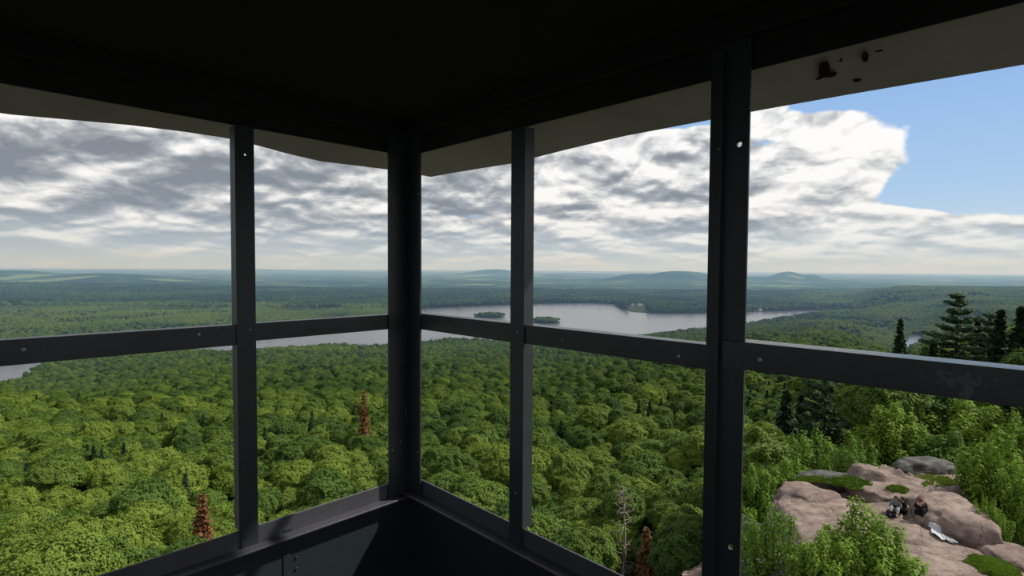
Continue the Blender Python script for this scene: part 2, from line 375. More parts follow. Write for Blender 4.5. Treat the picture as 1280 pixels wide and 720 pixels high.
def conifer_shape(seed, h=11, R=2.2, tiers=24, per=9, z0=1.0, droop=.28, full=1.0, card=.30, power=.85, up=0.0):
    "needle boughs in tiers round the stem; returns boughs and stem"
    r = np.random.default_rng(seed); P, Nn, wood = [], [], []
    for k in range(tiers):
        t = k/(tiers-1); z = z0+(h-z0)*t*.985; rad = R*((1-t)**power)*r.uniform(.78, 1.12)+.12
        for j in range(per):
            a = j*2*PI/per+k*1.1+r.uniform(-.25, .25); L = rad*r.uniform(.75, 1.15); m = max(3, int(L*9*full))
            q = r.uniform(.12, 1, m)**.8; w = (1-q)*.34*L+.10
            side = r.uniform(-1, 1, m)*w; x = q*L
            zz = z-droop*x+up*x*x+r.normal(size=m)*.06
            P.append(np.stack([np.cos(a)*x-np.sin(a)*side, np.sin(a)*x+np.cos(a)*side, zz], 1)); Nn.append(np.stack([np.cos(a)*.35+r.normal(size=m)*.3, np.sin(a)*.35+r.normal(size=m)*.3, np.full(m, 1.)], 1))
            if L > .5 and j % 2 == 0: wood.append(cyl([(0, 0, z), (math.cos(a)*L*.85, math.sin(a)*L*.85, z-droop*L*.85+up*(L*.85)**2)], [.035+.01*L, .012], 4))
    P = np.concatenate(P); Nn = np.concatenate(Nn); g = cards(P, Nn, card, r, 1.1, .3); g2 = cards(P+r.normal(size=P.shape)*.08-np.array([0, 0, .06]), Nn+r.normal(size=Nn.shape)*.9, card*.8, r, 1.1, .3)
    stem = [cyl([(0, 0, -1.5), (r.normal()*.05, r.normal()*.05, h*.5), (0, 0, h*.99)], [h*.016+.05, h*.010+.03, .015], 8)]+wood
    return merge([g, g2]), merge(stem)
def pine_shape(seed, h=17, R=4.2, z0=4.5, tiers=11):
    "white pine: long level limbs in open whorls with upturned tufts"
    r = np.random.default_rng(seed); P, Nn, wood = [], [], []
    for k in range(tiers):
        t = k/(tiers-1); z = z0+(h-.6-z0)*t; rad = R*(.62+.5*math.sin(min(1, t*1.25)*PI)*.75)*(1-t**2.2)*1.0+.55
        n = int(r.integers(4, 7))
        for j in range(n):
            a = j*2*PI/n+k*2.1+r.uniform(-.3, .3); L = rad*r.uniform(.6, 1.15); lift = .10+.5*t*t
            ex, ey = math.cos(a), math.sin(a)
            def pt(q): return np.array([ex*L*q, ey*L*q, z+lift*L*q*q-.05*L*q])
            wood.append(cyl([pt(0), pt(.5), pt(1)], [.07*(1.2-t)+.02, .04, .012], 5))
            for q in np.linspace(.35, 1.0, max(3, int(L*2.4))):
                for s in (-1, 0, 1):
                    c = pt(q)+np.array([-ey, ex, 0])*s*(1.15-q)*L*.36+r.normal(size=3)*.08; m = 30
                    d = r.normal(size=(m, 3)); d /= np.linalg.norm(d, axis=1, keepdims=True)
                    P.append(c+d*np.array([.52, .52, .17])*r.uniform(.4, 1, (m, 1))+np.array([0, 0, .1])); Nn.append(np.array([0, 0, .7])+d)
    for q in range(60): P.append(np.array([[r.normal()*.16, r.normal()*.16, h-r.uniform(0, 1.3)]])); Nn.append(r.normal(size=(1, 3)))
    g = cards(np.concatenate(P), np.concatenate(Nn), .17, r, 1.3, .1)
    stem = [cyl([(0, 0, -1.5), (.08, .05, h*.5), (0, 0, h*.98)], [.26, .17, .03], 9)]+wood
    return merge([g]), merge(stem)
def shrub_shape(seed, w=1.6, h=2.6, stems=11, per=330, leaf=.075, lean=.9, pointed=False):
    "many stemmed bush: leaf sprays carried on rising twigs, with the twigs as wood"
    r = np.random.default_rng(seed); P, Nn, wood = [], [], []
    for i in range(stems):
        a = i*2.399+r.uniform(-.3, .3); q = math.sqrt((i+.4)/stems); top = h*(r.uniform(.72, 1.0)*(1-.55*q if pointed else 1-.32*q*q))
        tip = np.array([math.cos(a)*w*q*lean, math.sin(a)*w*q*lean, top]); base = np.array([math.cos(a)*w*q*.25, math.sin(a)*w*q*.25, -.2]); mid = (base+tip)/2+np.array([math.cos(a), math.sin(a), 0])*w*.10
        wood.append(cyl([base, mid, tip], [.035, .022, .006], 5))
        t = r.uniform(.16, 1.02, per); c = (1-t)[:, None]**2*base+(2*t*(1-t))[:, None]*mid+(t**2)[:, None]*tip
        sp = (.16+.30*np.sin(np.clip(t, 0, 1)*PI*.9))*w*(.55 if not pointed else .50)
        d = r.normal(size=(per, 3)); d /= np.linalg.norm(d, axis=1, keepdims=True)
        P.append(c+d*sp[:, None]*r.uniform(.35, 1, (per, 1))**.6); Nn.append(d*.7+np.array([0, 0, .8]))
        for _ in range(5):
            tt = r.uniform(.3, .9); c0 = (1-tt)**2*base+2*tt*(1-tt)*mid+tt*tt*tip; dd = r.normal(size=3); dd[2] = abs(dd[2]); dd /= np.linalg.norm(dd)
            wood.append(cyl([c0, c0+dd*.3*w], [.012, .004], 4))
    P = np.concatenate(P); Nn = np.concatenate(Nn)
    return merge([cards(P, Nn, leaf, r, 1.0, .3)]), merge(wood)
def dead_shape(seed, h=9):
    r = np.random.default_rng(seed); parts = [cyl([(0, 0, -1), (.15, 0, h*.5), (-.1, .1, h)], [.22, .14, .02], 8)]
    for k in range(46):
        z = h*r.uniform(.16, .97); a = r.uniform(0, 6.28); L = (1.15-z/h)*r.uniform(1.0, 2.5)+.3; ex, ey = math.cos(a), math.sin(a)
        m = np.array([ex*L*.5, ey*L*.5, z-.02*L]); e = np.array([ex*L, ey*L, z+L*r.uniform(-.25, .35)])
        parts.append(cyl([(0, 0, z), m, e], [.05, .032, .012], 5))
        for _ in range(4):
            p = m+(e-m)*r.uniform(0, 1); d = r.normal(size=3); d /= np.linalg.norm(d); parts.append(cyl([p, p+d*r.uniform(.3, .8)], [.018, .006], 4))
    return merge(parts)
def copy_tree(o, parent=None):
    c = o.copy(); COL.objects.link(c)
    if parent: c.parent = parent
    for ch in o.children: copy_tree(ch, c)
    return c
def place(o, loc, rz, sc, tint, sz=1.0):
    o.location = loc; o.rotation_euler = (0, 0, rz); o.scale = (sc, sc, sc*sz); o['tint'] = float(tint)
    for ch in o.children: ch['tint'] = float(tint)

TH = 4.6     # clear stem below a broad crown
protos = []
for k in range(6):
    t = empty('broadleaf_tree')
    V, T = broad_crown(11+k, R=3.9+(k % 3)*.25-.2, H=4.3+(k % 3)*.6)
    link('crown', mesh_np('broad_crown', V, T, True), M_LEAF, t, (0, 0, TH))
    V, T = trunk_shape(50+k, TH, .17); link('trunk', mesh_np('broad_trunk', V, T), M_BARK, t)
    protos.append(t)
BASE_TOP = TH+6.0
GROUPS = ['broadleaf trees seen through the leftmost opening', 'broadleaf trees seen between left mullion and corner post', 'broadleaf trees seen between corner post and narrow right mullion', 'broadleaf trees seen between narrow mullion and thick post', 'broadleaf trees seen right of the thick post']
WHERE = ['the leftmost opening', 'the opening between left mullion and corner', 'the opening right of the corner post', 'the opening left of the thick post', 'the opening right of the thick post']
BAND = ['nearest the sill in', 'at middle depth in', 'farther off in']
TONE = ['dark green', 'mid green', 'yellow-green']
def pane(px, py):
    "which opening a treetop shows in, or None if it is behind the frame or outside the photo"
    if py < 440: return None
    if -25 < px < 290 and py < 790-.329*px: return 0
    if 322 < px < 492 and py < 790-.329*px: return 1
    if 530 < px < 638 and py < 628+.479*(px-530): return 2
    if 666 < px < 880 and py < min(628+.479*(px-530), 760): return 3
    if 932 < px < 1300 and 455+.11*(px-930) < py < 760: return 4
    return None
# where trees may stand: a jittered lattice over the slope, opened up where the rock, the lake and the glades are
def lattice(y0, y1, step, u0, u1, seed):
    r = np.random.default_rng(seed); ys = np.arange(y0, y1, step*.9); out = []
    for i, yy in enumerate(ys):
        xs = np.arange(u0*yy-step, u1*yy+step, step)+(i % 2)*step*.5
        out.append(np.stack([xs+r.uniform(-.36, .36, len(xs))*step, yy+r.uniform(-.36, .36, len(xs))*step], 1))
    return np.concatenate(out)
ROCK = np.array([(12.3, 19), (14.5, 25), (15.2, 30), (16.5, 35), (20, 39.5), (27, 42), (34, 42), (38, 36), (36, 24), (32, 15), (12, 15)])
def open_ground(P):
    s = sdist(P[:, 0], P[:, 1], ROCK); u = P[:, 0]/P[:, 1]
    return (s > 3.0) & ~((u > .42) & (P[:, 1] < 30)) & ((u > .36) | (P[:, 1]+.35*np.abs(P[:, 0]) > 52))
P = lattice(26, 760, 5.0, -1.25, 1.25, 5); P = P[open_ground(P)]
z = ground(P[:, 0], P[:, 1])
patch = noise2(P[:, 0], P[:, 1], 26, 77, 2)
jit = rng.uniform(-1, 1, len(P))
tint = np.clip(.58+patch*.42+jit*.40+.18*sm(P[:, 0]/P[:, 1], .42, .6)*sm(120-P[:, 1], 0, 50)+.14*sm(-P[:, 0]/P[:, 1], -.1, .8)*sm(300-P[:, 1], 0, 120), 0, 1)
tint = np.where(P[:, 1] > 240, np.clip(tint*.82+.22*sm(P[:, 0]/P[:, 1], .42, .6), 0, 1), tint)
scl = .66+rng.uniform(-.20, .30, len(P))*(1-.2*sm(P[:, 1], 200, 500))
near_edge = (P[:, 0]/P[:, 1] > .40) & (P[:, 1] < 75); scl = np.where(near_edge & (P[:, 1] > 50), scl*.86, scl)
rot = rng.uniform(0, 6.28, len(P)); typ = rng.integers(0, 6, len(P))
lift = 2.2+rng.uniform(-2.3, 2.0, len(P)); lift = np.where(near_edge & (P[:, 1] > 50), lift-1.8, lift)
conif = (rng.uniform(0, 1, len(P)) < .05) | ((noise2(P[:, 0], P[:, 1], 60, 91, 2) > .42) & (rng.uniform(0, 1, len(P)) < .55) & (P[:, 1] > 100))
conif |= (P[:, 0]/P[:, 1] > .42) & (P[:, 1] > 42) & (rng.uniform(0, 1, len(P)) < .16)
cx, cy = on_level(415, 462, -95); conif |= (np.hypot((P[:, 0]-cx)/16, (P[:, 1]-cy)/22) < 1)
px_a = np.array([to_px(a, b, c+5)[0] for (a, b), c in zip(P, z)]); clear = ((abs(px_a-1033) < 26) & (P[:, 1] > 38) & (P[:, 1] < 57)) | ((abs(px_a-812) < 26) & (P[:, 1] < 54)) | ((abs(px_a-783) < 30) & (P[:, 1] < 60) & (P[:, 1] > 0)) | ((abs(px_a-250) < 22) & (P[:, 1] < 69) & (P[:, 1] > 60))
okm = ~clear; P, z, tint, scl, rot, typ, lift, conif = P[okm], z[okm], tint[okm], scl[okm], rot[okm], typ[okm], lift[okm], conif[okm]
order = np.argsort(P[:, 1]); chosen = []; first = True; used = np.zeros(len(P), bool); seen_proto = set()
for i in order:
    if conif[i] or len(chosen) >= 296: continue
    top = z[i]+(BASE_TOP-1.5)*scl[i]+lift[i]; px, py = to_px(P[i, 0], P[i, 1], top); pn = pane(px, py)
    if pn is None: continue
    chosen.append((i, pn)); used[i] = True
print('individual trees', len(chosen), 'to', P[chosen[-1][0], 1])
yq = {k: np.quantile([P[i, 1] for i, q in chosen if q == k] or [0], [.35, .7]) for k in range(5)}
for i, pn in chosen:
    k = int(typ[i])
    if k not in seen_proto: t = protos[k]; seen_proto.add(k)
    else: t = copy_tree(protos[k])
    place(t, (P[i, 0], P[i, 1], z[i]+lift[i]-.3), rot[i], scl[i], tint[i])
    y = P[i, 1]; b = 0 if y < yq[pn][0] else 1 if y < yq[pn][1] else 2; tn = 0 if tint[i] < .4 else 1 if tint[i] < .68 else 2
    tag(t, '%s treetop %s %s' % (TONE[tn], BAND[b], WHERE[pn]), 'tree', GROUPS[pn])
# the rest of the forest, far past counting: one object that sets crowns out over the slopes
P2 = lattice(760, 1750, 7.4, -1.15, 1.15, 6); P3 = lattice(1750, 3300, 12.5, -1.1, 1.1, 8)
z2 = ground(P2[:, 0], P2[:, 1]); z3 = ground(P3[:, 0], P3[:, 1])
A2 = np.concatenate([P2, P3]); zz = np.concatenate([z2, z3]); n2 = len(A2)
big = noise2(A2[:, 0], A2[:, 1], 170, 78, 3); s2 = np.concatenate([np.full(len(P2), .92), np.full(len(P3), 1.6)])*rng.uniform(.8, 1.25, n2)
pA = np.array([to_px(a, b, -130)[0] for a, b in A2]); yA = A2[:, 1]
keep = (zz > WATER+.25) & ~((abs(pA-797) < 13) & (yA > 1700) & (yA < 2075)) & ~((abs(pA-950) < 7) & (yA > 1690) & (yA < 1845))
c2 = (noise2(A2[:, 0], A2[:, 1], 120, 95, 3) > .16) & (rng.uniform(0, 1, n2) < .75)
shore = np.minimum(sdist(A2[:, 0], A2[:, 1], LAKE), 999); c2 |= (shore > 0) & (shore < 32) & (rng.uniform(0, 1, n2) < .7)
far_shade = sm(A2[:, 1], 1700, 2000); rightside = sm(A2[:, 0]/A2[:, 1], .45, .62); leftside = sm(-A2[:, 0]/A2[:, 1], .1, .35)*(1-far_shade)  # far trees darkened, nearer left ones lightened: cloud shadow put into the tint
rest = ~used
FP = np.concatenate([np.column_stack([P[rest], (z+lift-.3)[rest]]), np.column_stack([A2, zz-1])[keep]])
FT = np.concatenate([tint[rest], np.clip(.42+big*.6+rng.uniform(-.2, .2, n2)+.30*leftside-.30*far_shade*(1-rightside)+.28*rightside, 0, 1)[keep]])
FS = np.concatenate([scl[rest], s2[keep]]); FR = np.concatenate([rot[rest], rng.uniform(0, 6.28, keep.sum())])
FK = np.concatenate([np.where(conif[rest], 6, typ[rest]), np.where(c2, 6, rng.integers(0, 6, n2))[keep]])
wat = FP[:, 2] > WATER-.5; FP, FT, FS, FR, FK = FP[wat], FT[wat], FS[wat], FR[wat], FK[wat]
print('forest points', len(FP))
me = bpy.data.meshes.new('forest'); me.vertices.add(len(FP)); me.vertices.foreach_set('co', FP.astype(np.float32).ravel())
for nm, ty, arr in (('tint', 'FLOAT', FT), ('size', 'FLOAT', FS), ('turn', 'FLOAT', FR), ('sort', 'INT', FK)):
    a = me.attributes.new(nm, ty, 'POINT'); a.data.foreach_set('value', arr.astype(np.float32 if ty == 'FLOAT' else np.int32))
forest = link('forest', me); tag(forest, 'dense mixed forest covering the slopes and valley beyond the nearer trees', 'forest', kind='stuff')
# conifers that stand out one by one
ctr = empty('spruce_tree'); (gV, gT), (wV, wT) = conifer_shape(5, 11, 2.1)
spr_needles = link('boughs', mesh_np('spruce_boughs', gV, gT), M_NEEDLE, ctr); link('trunk', mesh_np('spruce_stem', wV, wT), M_BARK, ctr)
def on_ground(px, Y): 
    u, s = slope(px, 420); return u*Y, Y, gz(u*Y, Y)
SPR = [(1125, 399, 118, .35, 'dark spruce rising above the right rail, left of the tall pine'),
       (1222, 402, 88, .05, 'dark slender spruce just right of the tall pine above the rail'),
       (1250, 388, 72, .08, 'dark spruce above the right rail, second from the photo edge'),
       (1276, 384, 66, .0, 'dark spruce above the right rail at the right photo edge'),
       (1168, 425, 80, .6, 'short green spruce below left of the tall pine'),
       (985, 488, 62, .4, 'small spruce below the right rail near the thick post'),
       (1004, 494, 66, .3, 'small spruce below the right rail, beside a bare pine stem'),
       (1263, 500, 50, .0, 'dark spruce under the right rail at the right photo edge'),
       (838, 600, 70, .5, 'grey-green spruce beside the thick post, left of it')]
for k, (px, top, Y, tn, lb) in enumerate(SPR):
    t = ctr if k == 0 else copy_tree(ctr); x, y, zg = on_ground(px, Y); zt = at_depth(px, top, Y).z; h = max(zt-zg, 4)
    place(t, (x, y, zg), k*1.3, h/11, tn); s = min(h/11, 1.35); t.scale = (s*1.1, s*1.1, h/11); tag(t, lb, 'tree', 'dark spruces along the right ridge' if px > 1100 else 'small spruces on the slope')
pn = empty('pine_tree'); (gV, gT), (wV, wT) = pine_shape(3, 17, 4.0); link('boughs', mesh_np('pine_boughs', gV, gT), M_PINE, pn); link('trunk', mesh_np('pine_stem', wV, wT), M_BARK, pn)
x, y, zg = on_ground(1196, 88); zt = at_depth(1196, 367, 88).z; place(pn, (x, y, zg), .6, (zt-zg)/17, .25); tag(pn, 'tall white pine with open whorls of limbs standing above the right rail', 'tree', 'white pines')
for px, top, Y, rz, lb in ((1238, 392, 78, 2.2, 'dark flat-topped pine at the upper right, behind the spruces'), (1033, 440, 54, 4.0, 'pine with bare dark stem below the right rail, behind the rock')):
    t = copy_tree(pn); x, y, zg = on_ground(px, Y); zt = at_depth(px, top, Y).z; h = zt-zg; place(t, (x, y, zg), rz, h/17, .1 if px > 1100 else .45); tag(t, lb, 'tree', 'white pines')
    if px < 1100: t.scale = (h/17*.8, h/17*.8, h/17)
dd = empty('dead_tree'); V, T = dead_shape(4, 9); link('trunk', mesh_np('dead_tree', V, T), M_DEAD, dd)
x, y, zg = on_ground(783, 58); zt = at_depth(783, 606, 58).z; h = zt-zg; place(dd, (x, y, zt-h), 0, h/9, 0); dd.scale = (1, 1, h/9); tag(dd, 'bare grey dead tree with many twigs left of the thick post', 'tree')
rt = empty('browned_tree'); (gV, gT), (wV, wT) = conifer_shape(9, 9, 1.8, 18, 8, 1, .2, .8); link('boughs', mesh_np('browned_boughs', gV, gT), M_RUST, rt); link('trunk', mesh_np('browned_stem', wV, wT), M_BARK, rt)
for k, (px, top, Y, lb) in enumerate(((812, 660, 54, 'rust-brown dying conifer low beside the bare grey dead tree'), (455, 488, 145, 'rust-brown dying conifer in the forest left of the corner post'), (250, 618, 68, 'rust-brown dying conifer left of the left mullion, above the sill'))):
    t = rt if k == 0 else copy_tree(rt); x, y, zg = on_ground(px, Y); zt = at_depth(px, top, Y).z; h = max(zt-zg, 5); place(t, (x, y, zg), k, min(h/9, 1.4), .5, 1); t.scale[2] = h/9; tag(t, lb, 'tree', 'browned conifers')
# ------------------------------------------------------------------ summit rock, its bushes, people and belongings
def granite(name, tone, crack=1.0):
    N = NT(name); g = geo(N); big = N.noise(g, .35, 4, .6); mid = N.noise(g, 2.2, 5, .65); fine = N.noise(g, 14, 4, .65)
    k = N.math('ADD', N.math('MULTIPLY', big, .5), N.math('MULTIPLY', mid, .5))
    col = N.ramp(k, [(.36, tuple(c*.62 for c in tone[0])), (.46, tone[0]), (.55, tone[1]), (.66, tone[2])])
    lich = N.ramp(N.noise(g, 1.3, 6, .7), [(.56, (0, 0, 0)), (.66, (1, 1, 1))]); col = N.mix(N.math('MULTIPLY', lich, .55), col, (.17, .165, .155))
    vo = N.n('ShaderNodeTexVoronoi', feature='DISTANCE_TO_EDGE'); vo.inputs['Scale'].default_value = .55
    mp_ = N.n('ShaderNodeMapping'); mp_.inputs['Scale'].default_value = (.7, 1.5, 1); mp_.inputs['Rotation'].default_value = (0, 0, .5); N.t.links.new(g, mp_.inputs[0])
    wob = N.n('ShaderNodeVectorMath', operation='ADD'); nz = N.n('ShaderNodeTexNoise'); nz.inputs['Scale'].default_value = 1.1; N.t.links.new(g, nz.inputs['Vector']); N.t.links.new(nz.outputs['Color'], wob.inputs[0]); N.t.links.new(mp_.outputs[0], wob.inputs[1]); N.t.links.new(wob.outputs[0], vo.inputs['Vector'])
    ck = N.ramp(vo.outputs['Distance'], [(.0, (0, 0, 0)), (.014, (1, 1, 1))])
    col = N.mix(N.math('MULTIPLY', N.math('SUBTRACT', 1.0, ck), .42*crack), col, (.05, .042, .038))
    h = N.math('ADD', N.math('MULTIPLY', fine, .25), N.math('ADD', mid, N.math('MULTIPLY', ck, .5*crack)))
    b = N.bsdf(col, .9, .15, N.bump(h, .6, .12)); return N.out(b.outputs[0])
PINK = ((.19, .14, .122), (.275, .21, .18), (.36, .29, .26)); GREY = ((.085, .082, .08), (.14, .135, .13), (.21, .20, .19))
M_PINK = granite('pink_granite', PINK); M_GREY = granite('grey_granite', GREY)
ZT = -11.45
def base_rock():
    OUT = np.array([on_level(*q, ZT) for q in ((968, 668), (975, 628), (1000, 604), (1035, 590), (1075, 577), (1110, 572), (1160, 568), (1205, 580), (1226, 622), (1226, 676), (1262, 706), (1300, 740), (1320, 800), (940, 800), (955, 720))])
    xs = np.arange(11, 37, .16); ys = np.arange(17.5, 44, .16); X_, Y_ = np.meshgrid(xs, ys); x, y = X_.ravel(), Y_.ravel()
    s = sdist(x, y, OUT); s = s+noise2(x, y, 2.2, 12, 3)*.9
    P_ = np.stack([x*.23+3, y*.30, np.zeros_like(x)], 1)
    z = ZT-.60+.50*noise(P_, 3)+.22*noise(P_*2.6, 4)+.10*noise(P_*6, 5)+.05*noise(P_*14, 6)
    st = noise(P_*1.7+9, 8)*3.2; z = z+.42*(np.round(st)-st)*.9
    z = z-np.where(s > 0, s*1.1+np.minimum(s, 1)*.6, 0); z = np.maximum(z, -26)
    i = np.arange(len(x)).reshape(len(ys), len(xs)); q = np.stack([i[:-1, :-1].ravel(), i[:-1, 1:].ravel(), i[1:, 1:].ravel(), i[1:, :-1].ravel()], 1)
    keep = (s < 9)[q].all(1); q = q[keep]
    o = link('rock_outcrop', mesh_np('rock_outcrop', np.stack([x, y, z], 1), q), M_PINK)
    tag(o, 'broad pinkish granite outcrop on the summit under the other slabs', 'rock')
    return OUT
OUT = base_rock()
def slab(lab, px, py, wpx, hpx, top, mat, seed, rz=0.0, thick=1.2, tilt=(0, 0), pw=.55, rough=1.0):
    x, y = on_level(px, py, top-.15); a = wpx/672*y*.5; b = hpx*y*y/(672*abs(top-EYE))*.5
    V, T = ico(5); W_ = np.sign(V)*np.abs(V)**np.array([pw, pw, .8]); W_ /= np.maximum(np.abs(W_[:, :2]).max(1, keepdims=True), 1)**.0
    V = V*.35+W_*.7; n_ = noise(V*1.5+seed*3.3, seed)*.13+noise(V*3.4+seed, seed+1)*.085+(.5-np.abs(noise(V*2.4+seed*2.1, seed+5)))*.10+noise(V*8+seed, seed+2)*.022+noise(V*18+seed, seed+3)*.010
    V = V*(1+n_*rough)[:, None]; V[:, 2] = V[:, 2]*.5+.5*np.tanh(V[:, 2]*1.6)*.9; V = V*np.array([a, b, thick])
    o = link('rock_slab', mesh_np('rock_slab', V, T), mat); o.location = (x, y, top-thick*.92); o.rotation_euler = (tilt[0], tilt[1], rz); tag(o, lab, 'rock', 'granite slabs of the summit outcrop'); return o
slab('front pink granite slab running to the bottom edge, right of the bush', 1185, 702, 176, 72, -11.55, M_PINK, 1, .25, 1.1, (0, .03))
slab('right pink granite boulder with a steep face, beside the right bush', 1190, 632, 76, 46, -10.5, M_PINK, 2, -.35, 2.0, (.05, .04), .36)
slab('low pink slab just below the two people sitting together', 1130, 664, 78, 34, -11.35, M_PINK, 3, .3, .9)
slab('wide cracked pink and grey slab left of the pointed bush', 1035, 648, 118, 92, -11.30, M_PINK, 4, -.2, 1.2, (0, -.03))
slab('rounded pink slab behind the seated people', 1108, 606, 88, 30, -11.15, M_PINK, 5, .15, .8)
slab('small pink peak at the back of the outcrop', 1090, 588, 40, 20, -10.75, M_PINK, 6, .3, 1.1, (0, .35), .9)
slab('dark grey rock at the back edge below the trees', 1152, 577, 70, 14, -11.25, M_GREY, 7, .1, 1.0)
slab('layered grey rock at the back left of the outcrop', 1032, 594, 56, 12, -11.15, M_GREY, 8, -.1, .8)
slab('pink rock on the left rim below the round bush', 1010, 614, 66, 26, -11.15, M_PINK, 9, .2, .9)
slab('steep grey rock face beside the thick post', 947, 664, 34, 60, -12.6, M_GREY, 10, .5, 2.6, (0, .25))
slab('grey rock at the bottom left beside the leafy bush', 990, 716, 64, 26, -11.5, M_GREY, 11, .1, 1.2)
slab('grey rock lowest beside the post at the bottom edge', 950, 704, 44, 30, -12.4, M_GREY, 12, .4, 1.6)
slab('pink rock at the lower right photo edge', 1268, 692, 64, 36, -11.35, M_PINK, 13, -.2, .8)
# grass and moss growing in the hollows
def gtop(x, y):
    "height of rock or soil under x, y"
    bpy.context.view_layer.update(); hit, p_, *_ = SC.ray_cast(bpy.context.evaluated_depsgraph_get(), Vector((x, y, -6)), Vector((0, 0, -1)), distance=30)
    return p_.z if hit else gz(x, y)
def on_rock(px, py):
    "point of the rock met along the sight line of px, py"
    d = Vector(fwd*F+rgt*(px-640)+upv*(360-py)).normalized(); bpy.context.view_layer.update()
    hit, p_, *_ = SC.ray_cast(bpy.context.evaluated_depsgraph_get(), Vector((0, 0, EYE))+d*10, d, distance=60)
    return p_ if hit else Vector((*on_level(px, py, ZT), ZT))
M_GRASS = leaf_mat('summit_grass', (.10, .17, .02), (.14, .23, .025), (.20, .27, .04), .2)
def grass(lab, px, py, wpx, hpx, seed, tintv, n=2600):
    r = np.random.default_rng(seed); h0 = on_rock(px, py); x0, y0 = h0.x, h0.y; a = wpx/672*y0*.5; b = hpx*y0*y0/(672*13)*.5
    V, T = ico(4); m = V*np.array([a*.95, b*.95, .10])*(1+.42*noise(V*1.9+seed*3.1, seed)+.2*noise(V*5+seed, seed+1))[:, None]
    q = np.sqrt(r.uniform(0, 1, n)); th = r.uniform(0, 6.28, n); dn = np.stack([np.cos(th), np.sin(th), 0*th], 1); q = q*(1+.42*noise(dn*1.9+seed*3.1, seed)+.2*noise(dn*5+seed, seed+1)); x = np.cos(th)*q*a; y = np.sin(th)*q*b; z = .10*np.sqrt(np.maximum(0, 1-q*q))
    V2, T2 = cards(np.stack([x, y, z+.03], 1), r.normal(size=(n, 3))*np.array([1, 1, .25]), .07, r, 1.3, -.4)
    Vt, Tt = merge([(m, T), (V2, T2)]); o = link('grass', mesh_np('grass', Vt, Tt), M_GRASS); o.location = (x0, y0, h0.z); o['tint'] = tintv; tag(o, lab, 'grass', kind='stuff')
grass('bright green grass in a hollow behind the seated people', 1174, 603, 62, 17, 1, .8)
grass('dark green moss below the feathery bush on the rock', 1062, 603, 60, 15, 2, .0)
grass('green moss strip at the back left of the outcrop', 1020, 600, 40, 6, 3, .3)
grass('grass strip along the right side of the front slab', 1246, 712, 44, 36, 4, .5, 4200)
grass('small moss patch right of the rounded slab', 1122, 612, 26, 7, 5, .3, 900)
# people
M_SKIN = plain('skin', (.42, .25, .18), .6, .3, .06); M_HAIRD = plain('dark_hair', (.02, .015, .012), .7); M_HAIRR = plain('reddish_hair', (.16, .045, .025), .7)
M_BLACK = plain('black_cloth', (.012, .012, .014), .9, .1); M_GREYC = plain('grey_cloth', (.16, .18, .19), .9, .1); M_LIGHT = plain('light_cloth', (.42, .42, .44), .9, .1); M_BLUE = plain('dark_trousers', (.03, .04, .07), .9, .1)
def skin_mesh(name, J, E_, root, mat, parent, lv=2):
    me = bpy.data.meshes.new(name); ks = list(J); me.from_pydata([J[k][0] for k in ks], [(ks.index(a), ks.index(b)) for a, b in E_], []); o = link(name, me)
    m = o.modifiers.new('skin', 'SKIN'); m.branch_smoothing = .6
    sv = me.skin_vertices[0].data
    for i, k in enumerate(ks): r_ = J[k][1]; sv[i].radius = (r_, r_) if isinstance(r_, (int, float)) else r_; sv[i].use_root = (k == root)
    sb = o.modifiers.new('sub', 'SUBSURF'); sb.levels = lv; sb.render_levels = lv
    bpy.context.view_layer.update(); nm = bpy.data.meshes.new_from_object(o.evaluated_get(bpy.context.evaluated_depsgraph_get())); bpy.data.objects.remove(o)
    nm.polygons.foreach_set('use_smooth', np.full(len(nm.polygons), True)); nm.materials.clear(); o = link(name, nm, mat, parent); return o
